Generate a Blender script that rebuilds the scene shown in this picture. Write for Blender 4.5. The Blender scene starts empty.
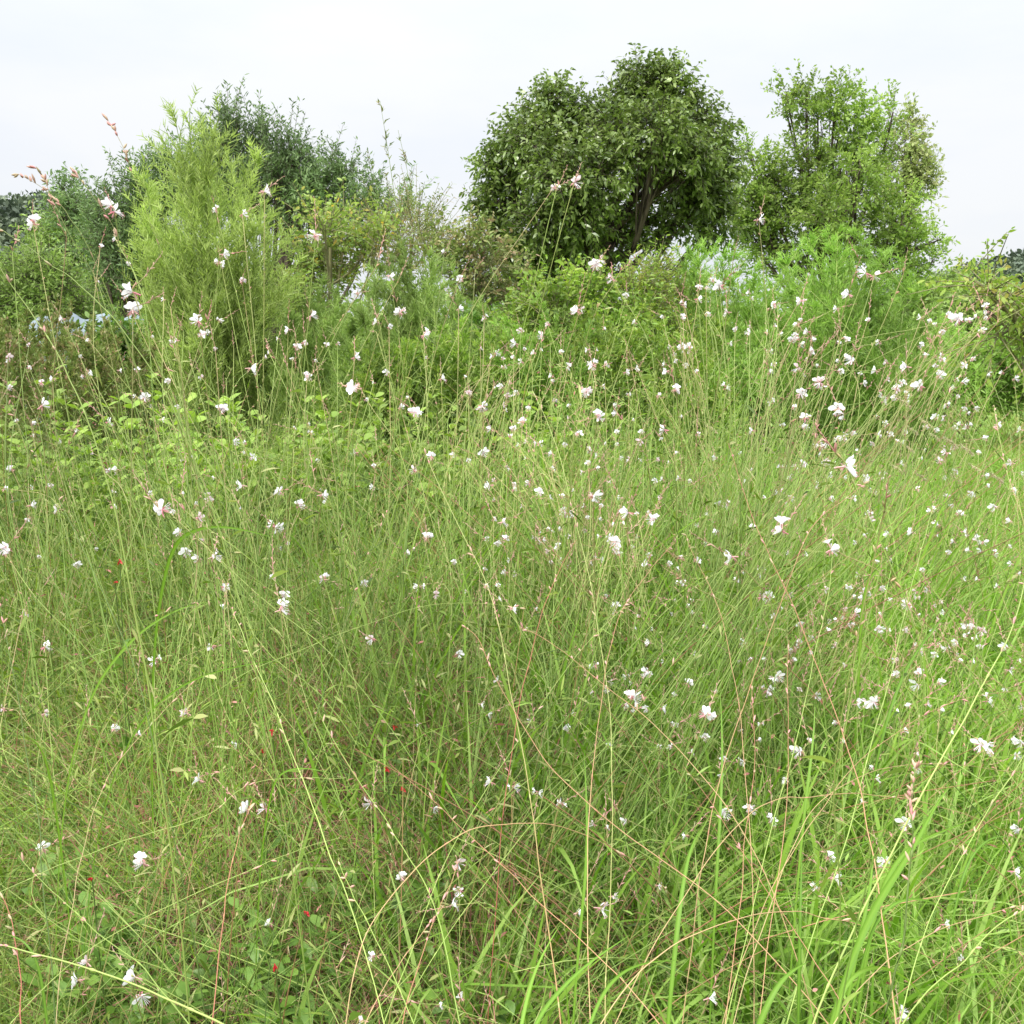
import bpy, math, random
import numpy as np
from mathutils import Vector, Matrix
random.seed(7)
R = np.random.default_rng(11)
C = bpy.context.scene.collection
rad = math.radians

# ------------------------------------------------------------------ camera
F = 1030.0
H = 1.45
PITCH = rad(10.0)
cp, sp = math.cos(PITCH), math.sin(PITCH)
def P(px, py, Y):
    a = (px - 512) / F; b = (512 - py) / F
    d = np.array([a, cp + b * sp, -sp + b * cp])
    return np.array([0, 0, H]) + d * (Y / d[1])
def px_m(Y):
    return Y / F
cam_d = bpy.data.cameras.new('camera'); cam = bpy.data.objects.new('camera', cam_d); C.objects.link(cam)
cam.location = (0, 0, H); cam.rotation_euler = (rad(90) - PITCH, 0, 0)
cam_d.sensor_width = 36; cam_d.lens = 36 * F / 1024; cam_d.clip_end = 3000; cam_d.clip_start = 0.02
bpy.context.scene.camera = cam

# ------------------------------------------------------------------ materials
def nodes(m):
    m.use_nodes = True
    nt = m.node_tree; nt.nodes.clear()
    return nt, nt.nodes, nt.links
def foliage(name, cols, transl=0.35, rough=0.5, nscale=1.2, namp=0.35, spec=0.3):
    """cols: colours from attribute rnd = 0 to 1"""
    m = bpy.data.materials.new(name); nt, N, L = nodes(m)
    out = N.new('ShaderNodeOutputMaterial')
    at = N.new('ShaderNodeAttribute'); at.attribute_name = 'rnd'
    cr = N.new('ShaderNodeValToRGB')
    el = cr.color_ramp.elements
    while len(el) < len(cols): el.new(0.5)
    for i, c in enumerate(cols):
        el[i].position = i / (len(cols) - 1); el[i].color = (*c, 1)
    L.new(at.outputs['Fac'], cr.inputs[0])
    geo = N.new('ShaderNodeNewGeometry')
    nz = N.new('ShaderNodeTexNoise'); nz.inputs['Scale'].default_value = nscale; nz.inputs['Detail'].default_value = 3
    L.new(geo.outputs['Position'], nz.inputs['Vector'])
    mr = N.new('ShaderNodeMapRange'); mr.inputs[1].default_value = 0.3; mr.inputs[2].default_value = 0.7
    mr.inputs[3].default_value = 1 - namp; mr.inputs[4].default_value = 1 + namp
    L.new(nz.outputs[0], mr.inputs[0])
    hs = N.new('ShaderNodeHueSaturation'); L.new(cr.outputs[0], hs.inputs['Color']); L.new(mr.outputs[0], hs.inputs['Value'])
    pb = N.new('ShaderNodeBsdfPrincipled'); pb.inputs['Roughness'].default_value = rough
    pb.inputs['Specular IOR Level'].default_value = spec
    L.new(hs.outputs[0], pb.inputs['Base Color'])
    if transl > 0:
        tr = N.new('ShaderNodeBsdfTranslucent')
        h2 = N.new('ShaderNodeHueSaturation'); h2.inputs['Saturation'].default_value = 1.1; h2.inputs['Value'].default_value = 1.3
        L.new(hs.outputs[0], h2.inputs['Color']); L.new(h2.outputs[0], tr.inputs['Color'])
        mx = N.new('ShaderNodeMixShader'); mx.inputs[0].default_value = transl
        L.new(pb.outputs[0], mx.inputs[1]); L.new(tr.outputs[0], mx.inputs[2]); L.new(mx.outputs[0], out.inputs[0])
    else:
        L.new(pb.outputs[0], out.inputs[0])
    return m
M = {}
def FM(k, *a, **kw): M[k] = foliage(k, *a, **kw)
FM('grass_green', [(0.135, 0.18, 0.041), (0.226, 0.274, 0.068), (0.316, 0.346, 0.11), (0.379, 0.374, 0.193)], transl=.42, namp=.25)
FM('grass_bright', [(.06,.13,.015),(.16,.31,.035),(.27,.44,.075),(.39,.53,.16)], transl=.45, namp=.2)
FM('grass_mix', [(.055,.10,.015),(.14,.225,.03),(.26,.35,.07),(.42,.42,.19)], transl=.4, namp=.3)
FM('wiry', [(0.072, 0.136, 0.028), (0.126, 0.212, 0.044), (0.216, 0.315, 0.077)], transl=.15, namp=.3)
FM('dry', [(.33,.22,.09),(.46,.35,.17),(.55,.42,.26),(.40,.20,.10)], transl=.2, namp=.2)
FM('brownish', [(.18,.075,.05),(.33,.13,.10),(.44,.20,.17),(.22,.18,.08)], transl=.2, namp=.3)
FM('weed_leaf', [(.07,.15,.025),(.11,.21,.035),(.17,.28,.05)], transl=.35, rough=.42)
FM('low_leaf', [(.10,.20,.025),(.17,.30,.04),(.26,.40,.06),(.36,.44,.09)], transl=.4, rough=.45)
FM('stem_green', [(.16,.24,.05),(.25,.34,.08),(.33,.42,.12)], transl=.1)
FM('stem_gaura', [(.10,.19,.03),(.17,.28,.05),(.27,.34,.09),(.45,.26,.18)], transl=.1)
FM('stem_orange', [(.40,.33,.16),(.42,.28,.14),(.38,.19,.11),(.28,.12,.08)], transl=.1)
FM('stem_red', [(.36,.10,.08),(.42,.24,.12),(.34,.36,.12),(.40,.46,.16)], transl=.1, namp=.1)
FM('stem_dark', [(.05,.09,.02),(.08,.13,.03),(.14,.2,.05)], transl=.1)
FM('petal', [(.76,.42,.48),(.86,.84,.87),(.93,.92,.95),(.96,.95,.97)], transl=.35, namp=.04, rough=.6)
FM('petal_pink', [(.72,.30,.36),(.78,.50,.54),(.86,.68,.72),(.88,.78,.80)], transl=.35, namp=.04, rough=.6)
FM('calyx', [(.62,.22,.27),(.72,.38,.40),(.72,.50,.44)], transl=.25, namp=.1, rough=.5)
FM('bud', [(.50,.42,.24),(.58,.38,.30),(.60,.29,.27),(.40,.42,.20)], transl=.2, namp=.15)
FM('capsule', [(.22,.26,.08),(.36,.34,.15),(.45,.24,.16)], transl=.1)
FM('red_petal', [(.36,.015,.02),(.50,.06,.05)], transl=.25, namp=.1)
FM('oak_leaf', [(.07,.115,.022),(.12,.185,.036),(.18,.26,.055),(.28,.35,.12)], transl=.28, rough=.34, nscale=.9, spec=.5, namp=.25)
FM('fine_leaf', [(.15,.245,.05),(.23,.34,.07),(.34,.45,.11)], transl=.4, nscale=.7)
FM('pale_leaf', [(.22,.30,.09),(.34,.40,.15),(.42,.42,.22)], transl=.4, nscale=.7)
FM('dark_leaf', [(.11,.175,.07),(.16,.245,.09),(.23,.32,.13)], transl=.3, nscale=.8)
FM('lime', [(.24,.34,.075),(.38,.50,.13),(.51,.61,.23)], transl=.45, nscale=1.5, namp=.25)
FM('feather', [(0.15, 0.235, 0.057), (0.22, 0.319, 0.081), (0.299, 0.395, 0.127)], transl=.42, nscale=1.2)
FM('feather_bright', [(0.162, 0.292, 0.051), (0.235, 0.386, 0.073), (0.316, 0.471, 0.124)], transl=.45, nscale=1.2)
FM('shrub_leaf', [(.10,.18,.03),(.17,.28,.045),(.25,.37,.065),(.34,.42,.09)], transl=.38)
FM('autumn_leaf', [(.15,.24,.05),(.20,.30,.065),(.26,.36,.08),(.29,.37,.09),(.48,.36,.08)], transl=.4)
FM('autumn_tip', [(.19,.33,.06),(.26,.40,.07),(.34,.44,.09),(.40,.32,.09)], transl=.4)
FM('herb_brown', [(.12,.19,.045),(.18,.26,.06),(.27,.29,.10),(.34,.22,.14)], transl=.3)
FM('far_leaf', [(.07,.10,.065),(.10,.135,.08),(.14,.18,.10)], transl=.1, nscale=.12)
FM('mid_leaf', [(.15,.24,.06),(.22,.32,.08),(.30,.40,.11)], transl=.3, nscale=.3)
FM('bark', [(.05,.04,.03),(.09,.07,.05),(.13,.11,.085)], transl=0, rough=.9, nscale=6)
FM('foxtail', [(.45,.42,.22),(.6,.55,.36),(.62,.5,.38)], transl=.3)
FM('orange_flower', [(.65,.22,.02),(.75,.45,.03)], transl=.3)

def ground_mat():
    m = bpy.data.materials.new('soil'); nt, N, L = nodes(m)
    out = N.new('ShaderNodeOutputMaterial'); pb = N.new('ShaderNodeBsdfPrincipled'); pb.inputs['Roughness'].default_value = .95
    geo = N.new('ShaderNodeNewGeometry')
    nz = N.new('ShaderNodeTexNoise'); nz.inputs['Scale'].default_value = 9; nz.inputs['Detail'].default_value = 8
    L.new(geo.outputs['Position'], nz.inputs['Vector'])
    cr = N.new('ShaderNodeValToRGB'); e = cr.color_ramp.elements
    e[0].position = .35; e[0].color = (.06,.042,.022,1); e[1].position = .65; e[1].color = (.16,.12,.06,1)
    L.new(nz.outputs[0], cr.inputs[0])
    # beyond the flower bed the soil gives way to turf
    n2 = N.new('ShaderNodeTexNoise'); n2.inputs['Scale'].default_value = 2.5; n2.inputs['Detail'].default_value = 9
    L.new(geo.outputs['Position'], n2.inputs['Vector'])
    c2 = N.new('ShaderNodeValToRGB'); e = c2.color_ramp.elements
    e[0].position = .3; e[0].color = (.10,.18,.03,1); e[1].position = .7; e[1].color = (.20,.31,.06,1)
    L.new(n2.outputs[0], c2.inputs[0])
    sx = N.new('ShaderNodeSeparateXYZ'); L.new(geo.outputs['Position'], sx.inputs[0])
    mr = N.new('ShaderNodeMapRange'); mr.inputs[1].default_value = 5; mr.inputs[2].default_value = 8
    L.new(sx.outputs[1], mr.inputs[0])
    mx = N.new('ShaderNodeMixRGB'); L.new(mr.outputs[0], mx.inputs[0]); L.new(cr.outputs[0], mx.inputs[1]); L.new(c2.outputs[0], mx.inputs[2])
    L.new(mx.outputs[0], pb.inputs['Base Color'])
    bp = N.new('ShaderNodeBump'); bp.inputs['Strength'].default_value = .8; bp.inputs['Distance'].default_value = .03
    L.new(nz.outputs[0], bp.inputs['Height']); L.new(bp.outputs[0], pb.inputs['Normal'])
    L.new(pb.outputs[0], out.inputs[0]); return m
FM('shrub_bark', [(.13,.13,.06),(.20,.19,.09),(.25,.24,.12)], transl=0, rough=.9, nscale=6)
FM('low_shrub', [(.13,.22,.035),(.20,.32,.05),(.30,.42,.08)], transl=.35)
M['soil'] = ground_mat()
def plain(name, col, rough=.5, scale=4, amp=.3):
    m = bpy.data.materials.new(name); nt, N, L = nodes(m)
    out = N.new('ShaderNodeOutputMaterial'); pb = N.new('ShaderNodeBsdfPrincipled'); pb.inputs['Roughness'].default_value = rough
    geo = N.new('ShaderNodeNewGeometry'); nz = N.new('ShaderNodeTexNoise'); nz.inputs['Scale'].default_value = scale; nz.inputs['Detail'].default_value = 6
    L.new(geo.outputs['Position'], nz.inputs['Vector'])
    cr = N.new('ShaderNodeValToRGB'); e = cr.color_ramp.elements
    e[0].position = .3; e[0].color = (*[c * (1 - amp) for c in col], 1); e[1].position = .7; e[1].color = (*[min(.95, c * (1 + amp)) for c in col], 1)
    L.new(nz.outputs[0], cr.inputs[0]); L.new(cr.outputs[0], pb.inputs['Base Color']); L.new(pb.outputs[0], out.inputs[0]); return m
M['sheet'] = plain('sheet', (.15,.19,.215), .6, 3, .35)
M['hill'] = plain('hill', (.05,.075,.035), .95, .15, .4)

# ------------------------------------------------------------------ mesh collector
class MB:
    def __init__(s): s.v = []; s.f = []; s.r = []; s.m = []; s.n = 0
    def add(s, v, f, r, mi=0):
        v = np.asarray(v, float).reshape(-1, 3); f = np.asarray(f, int)
        s.v.append(v); s.f.append(f + s.n); s.r.append(np.broadcast_to(np.asarray(r, float), (len(v),)).copy())
        s.m.append(np.full(len(f), mi, int)); s.n += len(v)
    def build(s, name, mats, parent=None, loc=None, smooth=True):
        v = np.concatenate(s.v)
        if loc is not None: v = v - np.asarray(loc)
        me = bpy.data.meshes.new(name)
        me.vertices.add(len(v)); me.vertices.foreach_set('co', v.astype(np.float32).ravel())
        tot = np.concatenate([np.full(len(f), f.shape[1]) for f in s.f]); loops = np.concatenate([f.ravel() for f in s.f])
        me.loops.add(len(loops)); me.loops.foreach_set('vertex_index', loops.astype(np.int32))
        st = np.concatenate([[0], np.cumsum(tot)[:-1]])
        me.polygons.add(len(tot)); me.polygons.foreach_set('loop_start', st.astype(np.int32))
        me.polygons.foreach_set('loop_total', tot.astype(np.int32))
        me.polygons.foreach_set('material_index', np.concatenate(s.m).astype(np.int32))
        me.polygons.foreach_set('use_smooth', np.full(len(tot), smooth))
        a = me.attributes.new('rnd', 'FLOAT', 'POINT'); a.data.foreach_set('value', np.clip(np.concatenate(s.r), 0, 1).astype(np.float32))
        if not isinstance(mats, (list, tuple)): mats = [mats]
        for k in mats: me.materials.append(M[k])
        me.update(calc_edges=True)
        o = bpy.data.objects.new(name, me); C.objects.link(o)
        if parent is not None: o.parent = parent
        elif loc is not None: o.location = Vector(loc)
        return o
def smooth(c, it=8, fix=3):
    c = c.copy()
    for _ in range(it): c[1:-1] = .5*c[1:-1]+.25*(c[:-2]+c[2:])
    return c
def unit(a):
    a = np.asarray(a, float); return a / np.maximum(np.linalg.norm(a, axis=-1, keepdims=True), 1e-9)
def ribbons(mb, cur, w, side, r, mi=0):
    """cur (n,k,3) w (n,k) half-widths, side (n,3)"""
    n, k, _ = cur.shape
    s = side[:, None, :] * w[:, :, None]
    v = np.stack([cur - s, cur + s], 2).reshape(-1, 3)
    i = np.arange(n)[:, None] * (2 * k) + np.arange(k - 1)[None] * 2
    f = np.stack([i, i + 1, i + 3, i + 2], -1).reshape(-1, 4)
    rr = np.repeat(np.asarray(r, float).reshape(n, -1) * np.ones((n, k)), 2, axis=1).ravel() if np.ndim(r) else r
    mb.add(v, f, rr, mi)
def tubes(mb, cur, rr, r, sides=4, mi=0):
    n, k, _ = cur.shape
    t = np.gradient(cur, axis=1); t = unit(t)
    ref = np.where(np.abs(t[..., 2:3]) > .9, np.array([1., 0, 0]), np.array([0, 0, 1.]))
    a = unit(np.cross(t, ref)); b = np.cross(t, a)
    th = np.arange(sides) * 2 * math.pi / sides
    v = cur[:, :, None] + rr[:, :, None, None] * (a[:, :, None] * np.cos(th)[:, None] + b[:, :, None] * np.sin(th)[:, None])
    i = (np.arange(n)[:, None, None] * k + np.arange(k - 1)[None, :, None]) * sides
    j = np.arange(sides); j2 = (j + 1) % sides
    f = np.stack([i + j, i + j2, i + sides + j2, i + sides + j], -1).reshape(-1, 4)
    q = np.repeat((np.asarray(r, float).reshape(n, -1) * np.ones((n, k))).ravel(), sides) if np.ndim(r) else r
    mb.add(v.reshape(-1, 3), f, q, mi)
def rdir(n, up=0.0):
    d = R.normal(size=(n, 3)); d = unit(d); d[:, 2] += up; return unit(d)
def perp(d):
    q = unit(np.cross(d, R.normal(size=d.shape))); return q
def bez(a, b, c, k):
    t = np.linspace(0, 1, k)[None, :, None]
    return (1-t)**2 * a[:, None] + 2*t*(1-t) * b[:, None] + t*t * c[:, None]
def catmull(pts, k=6):
    pts = np.asarray(pts, float); Q = np.vstack([2*pts[0]-pts[1], pts, 2*pts[-1]-pts[-2]]); o = []
    for i in range(1, len(Q) - 2):
        for t in np.linspace(0, 1, k, endpoint=False):
            o.append(.5*((2*Q[i]) + (-Q[i-1]+Q[i+1])*t + (2*Q[i-1]-5*Q[i]+4*Q[i+1]-Q[i+2])*t*t + (-Q[i-1]+3*Q[i]-3*Q[i+1]+Q[i+2])*t**3))
    o.append(pts[-1]); return np.array(o)
def leaves(mb, S, D, L, W, r, droop=.3, mi=0, k=4, sd=None):
    """leaf ribbons starting at S along D"""
    n = len(S); L = np.broadcast_to(L, (n,)); W = np.broadcast_to(W, (n,))
    t = np.linspace(0, 1, k)
    prof = {3: [.15, 1, .04], 4: [.15, .95, .75, .04], 5: [.12, .7, 1, .7, .04], 2: [1, .3]}[k]
    cur = S[:, None] + D[:, None] * (L[:, None] * t)[..., None]
    cur[..., 2] -= (droop * L[:, None] * t**2)
    side = perp(D) if sd is None else sd
    ribbons(mb, cur, W[:, None] / 2 * np.array(prof)[None], side, r, mi)

def props(o, label=None, cat=None, group=None, kind=None):
    if label: o['label'] = label
    if cat: o['category'] = cat
    if group: o['group'] = group; kind = kind or 'thing'
    if kind: o['kind'] = kind
    return o
def thing(name, loc, label, cat, group=None):
    o = bpy.data.objects.new(name, None); C.objects.link(o); o.location = Vector(loc); o.empty_display_size = .1
    return props(o, label, cat, group)

# ------------------------------------------------------------------ ground
def ground_z(x, y):
    return .03*np.sin(x*1.3+y*.7) + .02*np.sin(x*2.9-y*1.9)
def build_ground():
    ax = np.concatenate([-np.geomspace(900, 12, 24), np.linspace(-11, 11, 60), np.geomspace(12, 900, 24)])
    ay = np.concatenate([-np.geomspace(300, 4, 12), np.linspace(-3, 14, 60), np.geomspace(15, 1500, 30)])
    X, Y = np.meshgrid(ax, ay); Z = ground_z(X, Y) * (np.abs(X) < 12) * (Y < 14)
    v = np.stack([X, Y, Z], -1).reshape(-1, 3); nx = len(ax); i = (np.arange(len(ay)-1)[:, None]*nx + np.arange(nx-1)[None]).ravel()
    mb = MB(); mb.add(v, np.stack([i, i+1, i+nx+1, i+nx], -1), .5)
    props(mb.build('ground', 'soil'), 'brown soil and turf under the flower meadow', 'ground', kind='structure')
build_ground()

# ------------------------------------------------------------------ trees and shrubs
def blob_pts(n, c, rr, shell=.45):
    d = unit(R.normal(size=(n, 3))); q = R.random(n)**shell
    return c + d * q[:, None] * rr, d
def tree(name, label, cat, base, blobs, mat, leaf=(.09, .05), per=9, twig=.35, up=.25, out=1., droop=.3, trunk_r=.16, group=None,
         twigs_per=220, k=4, limbs=1, crook=.15, dens=1., lmats=None, fork=.25, bark='bark'):
    """blobs (center, (rx,ry,rz), weight[, material index])"""
    base = np.asarray(base, float)
    root = thing(name, base, label, cat, group)
    tr = MB(); cr = MB()
    cen = np.array([b[0] for b in blobs]); top = cen[:, 2].max()
    mid = cen.mean(0)
    # trunk
    h = base[2] + (mid[2] - base[2]) * 1.05
    tp = np.array([base, base + (mid-base)*np.array([.1,.1,.35]), base + (mid-base)*np.array([.5,.5,.7]), [mid[0], mid[1], h]])
    tc = catmull(tp, 5); tr_r = np.linspace(trunk_r, trunk_r*.45, len(tc)); tr_r[0] *= 1.35
    tubes(tr, tc[None], tr_r[None], .4, 8)
    for b in blobs:
        c = np.array(b[0]); rr = np.array(b[1]); w = b[2]; mi = b[3] if len(b) > 3 else 0
        t0 = R.uniform(fork, .95); s = tc[int(t0*(len(tc)-1))]
        if c[2] < s[2] - .2: s = tc[max(1, int(.3*(len(tc)-1)))]
        ctrl = s + (c-s)*.5 + np.array([0, 0, -.12*np.linalg.norm(c-s)]) + R.normal(size=3)*crook*np.linalg.norm(c-s)*.5
        lc = bez(s[None], ctrl[None], c[None], 7); lr = np.linspace(trunk_r*.42, trunk_r*.13, 7)
        tubes(tr, lc, lr[None], .5, 5)
        # branches in the blob
        nb = max(6, int(26*w)); e, d = blob_pts(nb, c, rr*.8, .35)
        st = lc[0, R.integers(3, 7, nb)]
        bc = bez(st, (st+e)/2 + R.normal(size=(nb, 3))*.12*rr.mean(), e, 5)
        tubes(tr, bc, np.linspace(trunk_r*.12, trunk_r*.04, 5)[None]*np.ones((nb, 1)), .6, 3)
        # twigs
        nt = int(twigs_per*w*dens); S, d = blob_pts(nt, c, rr)
        near = bc[R.integers(0, nb, nt), 3]
        S = S*.8 + near*.2
        D = unit(d*out*rr/rr.mean() + np.array([0, 0, up]) + R.normal(size=(nt, 3))*.35)
        TL = twig * R.uniform(.5, 1.3, nt)
        tw = bez(S, S + D*TL[:, None]*.5, S + D*TL[:, None] + np.array([0, 0, -.1])*TL[:, None], 3)
        tubes(tr, tw, np.array([.004, .003, .0015])[None]*np.ones((nt, 1))*(1+trunk_r*2), .9, 3)
        tt = np.tile(np.linspace(.1, 1, per), nt); idx = np.repeat(np.arange(nt), per)
        pos = S[idx] + D[idx]*(TL[idx]*tt)[:, None]; pos[:, 2] -= .1*TL[idx]*tt**2
        pos += R.normal(size=pos.shape)*leaf[0]*.3
        ld = unit(D[idx]*.6 + perp(D[idx])*.9 + np.array([0, 0, .1]))
        n = len(pos)
        rn = np.clip(np.repeat(R.random(nt), per)*.6 + R.random(n)*.5 - .05, 0, 1)
        leaves(cr, pos, ld, leaf[0]*R.uniform(.5, 1.4, n), leaf[1]*R.uniform(.6, 1.3, n), rn, droop, mi, k)
    tr.build('trunk', bark, root, loc=base); cr.build('crown', lmats or mat, root, loc=base)
    return root
def BL(px, py, r, Y, w=1, asp=1., mi=0, dy=0.):
    rr = r*px_m(Y); return (P(px, py, Y+dy), (rr, rr*.9, rr*asp), w, mi)

def plume(name, label, cat, base, tips, mat, nb=60, nn=24, blen=.45, needle=(.035, .004), ang=.7, stem_r=.008, group=None, spread=.3, start=.1, smat='stem_green', curl=.1, part='foliage', kk=2):
    """feathery plant: stems from base to tips with side branchlets of thread-like leaves"""
    base = np.asarray(base, float); root = thing(name, base, label, cat, group)
    sm = MB(); fm = MB(); tips = np.asarray(tips); n = len(tips)
    b0 = base + np.c_[R.normal(size=(n, 2))*spread*.35, np.zeros(n)]
    h = (tips - b0)
    ctrl = b0 + h*.5 + np.c_[-h[:, :2]*.18, h[:, 2]*.08]
    kc = 12; cur = bez(b0, ctrl, tips, kc)
    tubes(sm, cur, np.linspace(stem_r, stem_r*.25, kc)[None]*np.ones((n, 1)), np.linspace(.2, .8, kc)[None]*np.ones((n, 1)), 4)
    tt = start + (1-start)*R.random((n, nb))**.85
    fi = tt*(kc-1); i0 = np.minimum(fi.astype(int), kc-2); fr = (fi-i0)[..., None]
    ii = np.arange(n)[:, None]
    pos = (cur[ii, i0]*(1-fr) + cur[ii, i0+1]*fr).reshape(-1, 3)
    tan = unit(cur[ii, i0+1]-cur[ii, i0]).reshape(-1, 3)
    pd = perp(tan); D = unit(tan*math.cos(ang) + pd*math.sin(ang) + np.array([0, 0, .15]))
    Lb = (blen*(.25 + .9*np.sin(np.clip(tt*1.05, 0, 1)*math.pi)**.7*(1-.35*tt))).ravel()*R.uniform(.6, 1.2, n*nb)
    e = pos + D*Lb[:, None]; e[:, 2] += curl*Lb
    bc = bez(pos, pos + D*Lb[:, None]*.5 + np.array([0, 0, -.04])*Lb[:, None], e, 5)
    tubes(sm, bc, np.linspace(stem_r*.3, stem_r*.12, 5)[None]*np.ones((n*nb, 1)), .6, 3)
    m = n*nb; q = R.random((m, nn))*.95+.05; f2 = q*4; j0 = np.minimum(f2.astype(int), 3); fr = (f2-j0)[..., None]
    mi_ = np.arange(m)[:, None]
    S = (bc[mi_, j0]*(1-fr) + bc[mi_, j0+1]*fr).reshape(-1, 3)
    td = unit(bc[mi_, j0+1]-bc[mi_, j0]).reshape(-1, 3)
    ND = unit(td*.8 + perp(td)*.75 + np.array([0, 0, .15]))
    k = len(S); rn = np.clip(np.repeat(R.random(m), nn)*.55 + R.random(k)*.5, 0, 1)
    leaves(fm, S, ND, needle[0]*R.uniform(.5, 1.4, k), needle[1], rn, .05, 0, kk)
    sm.build('stem', smat, root, loc=base); fm.build(part, mat, root, loc=base)
    return root

def G(px, Y):           # ground point under image column px at depth Y
    p = P(px, 500, Y); return np.array([p[0], Y, float(ground_z(p[0], Y)) if Y < 14 and abs(p[0]) < 12 else 0.])

# large round tree
Y = 18
bl = [BL(545,118,24,Y,.8), BL(552,92,12,Y,.3), BL(522,138,22,Y,.7), BL(502,168,20,Y,.6), BL(488,160,8,Y,.15), BL(496,200,20,Y,.7), BL(486,215,10,Y,.2), BL(512,236,22,Y,.7), BL(540,150,26,Y,.9,dy=-.5), BL(560,182,28,Y,.9,dy=-1),
      BL(603,122,22,Y,.6), BL(646,92,22,Y,.7), BL(638,80,10,Y,.3), BL(662,74,10,Y,.25), BL(624,92,12,Y,.3), BL(672,92,20,Y,.6), BL(618,142,28,Y,.9,dy=-.6), BL(658,132,28,Y,1.,dy=-.8), BL(692,118,20,Y,.6), BL(712,142,20,Y,.6), BL(718,162,16,Y,.45), BL(690,160,26,Y,.9,dy=-.6),
      BL(714,190,16,Y,.5), BL(700,198,22,Y,.6), BL(716,222,14,Y,.35), BL(680,212,18,Y,.45), BL(590,175,30,Y,.9,dy=-1), BL(580,215,28,Y,.8,dy=-.8), BL(545,222,26,Y,.8,dy=-.8), BL(612,225,18,Y,.4), BL(592,246,16,Y,.3), BL(650,182,20,Y,.35,dy=.8),
      BL(530,262,18,Y,.45), BL(558,262,16,Y,.35), BL(506,255,12,Y,.25), BL(640,222,12,Y,.2), BL(575,105,10,Y,.2), BL(568,135,18,Y,.45), BL(656,232,10,Y,.15), BL(605,262,8,Y,.12), BL(545,285,12,Y,.25), BL(520,280,12,Y,.25)]
tree('broadleaf_tree', 'large dark green tree with a dense rounded crown of broad leaves', 'tree', G(574, Y), bl, 'oak_leaf', leaf=(.095,.046), per=14, twig=.38, up=.1, droop=.35, trunk_r=.19, twigs_per=185, fork=.3)
# airy tree on the right
Y = 20
bl = [BL(806,102,15,Y,.45), BL(838,98,15,Y,.45,.8), BL(818,118,15,Y,.4), BL(856,118,16,Y,.5,.8), BL(786,92,7,Y,.15), BL(870,140,16,Y,.4), BL(802,170,22,Y,.7), BL(840,160,22,Y,.7), BL(785,192,24,Y,.8), BL(762,172,14,Y,.35), BL(755,210,22,Y,.6),
      BL(822,200,28,Y,1.), BL(862,188,24,Y,.8), BL(800,236,32,Y,1.1), BL(852,232,32,Y,1.1), BL(893,112,7,Y,.12,1.6), BL(893,222,22,Y,.6), BL(912,246,16,Y,.35), BL(932,262,9,Y,.15,.7), BL(885,262,22,Y,.6), BL(748,150,8,Y,.15), BL(912,205,12,Y,.2), BL(938,240,7,Y,.1,.6), BL(905,275,14,Y,.3,.6), BL(752,195,14,Y,.4), BL(738,205,9,Y,.2), BL(760,225,18,Y,.5), BL(830,215,20,Y,.5,1,0,-1.5), BL(860,170,16,Y,.4,1,0,-1.5), BL(755,240,14,Y,.35), BL(742,225,9,Y,.2), BL(765,262,14,Y,.3)]
tree('airy_tree', 'open mid green tree with thin dark limbs and small fine leaves', 'tree', G(830, Y), bl, 'fine_leaf', leaf=(.085,.04), per=22, twig=.5, up=.45, out=.9, droop=.1, trunk_r=.11, twigs_per=105, fork=.15, k=3)
Y = 21.5
bl = [BL(905,142,15,Y,.4), BL(918,165,15,Y,.45), BL(895,170,17,Y,.45), BL(920,190,12,Y,.3), BL(885,200,18,Y,.4), BL(910,120,8,Y,.15), BL(905,232,16,Y,.35), BL(926,178,8,Y,.15)]
tree('pale_tree', 'sparse pale yellowish tree showing behind the airy green tree', 'tree', G(895, Y), bl, 'pale_leaf', leaf=(.095,.042), per=18, twig=.38, up=.5, droop=.1, trunk_r=.08, twigs_per=120, k=3)
# dark feathery tree at the left
Y = 15
bl = [BL(228,128,6,Y,.16,2.6), BL(238,152,14,Y,.4,1.5), BL(222,152,10,Y,.3,1.5), BL(262,150,12,Y,.35,1.6), BL(292,154,7,Y,.2,2.2), BL(280,172,15,Y,.5), BL(268,194,28,Y,.9), BL(312,190,12,Y,.35,1.6), BL(315,198,22,Y,.8), BL(345,182,6,Y,.14,2.2), BL(348,203,14,Y,.4,1.3), BL(300,223,34,Y,1.), BL(376,202,6,Y,.12,2.2), BL(372,213,12,Y,.25),
      BL(388,223,12,Y,.22), BL(240,202,30,Y,1.), BL(205,164,14,Y,.4,1.3), BL(205,187,22,Y,.6), BL(195,208,28,Y,.8), BL(350,233,22,Y,.6), BL(408,207,4,Y,.07,2.6), BL(330,172,4,Y,.08,2)]
tree('feathery_tree', 'dark bluish green feathery tree behind the lime green plume', 'tree', G(275, Y), bl, 'dark_leaf', leaf=(.075,.022), per=30, twig=.55, up=1.1, out=.5, droop=.05, trunk_r=.1, twigs_per=105, k=3, fork=.1)
Y = 14
bl = [BL(140,184,11,Y,.3,1.4), BL(120,204,12,Y,.3,1.3), BL(150,212,20,Y,.6), BL(104,239,20,Y,.5), BL(138,242,26,Y,.9), BL(168,174,9,Y,.3,1.4), BL(165,202,16,Y,.5), BL(122,272,28,Y,.9), BL(158,274,30,Y,.9), BL(98,216,8,Y,.15)]
tree('feathery_tree', 'dark feathery tree between the hill and the lime green plume', 'tree', G(135, Y), bl, 'dark_leaf', leaf=(.07,.022), per=28, twig=.45, up=.8, out=.6, droop=.05, trunk_r=.08, twigs_per=110, k=3, fork=.1)
Y = 17
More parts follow.
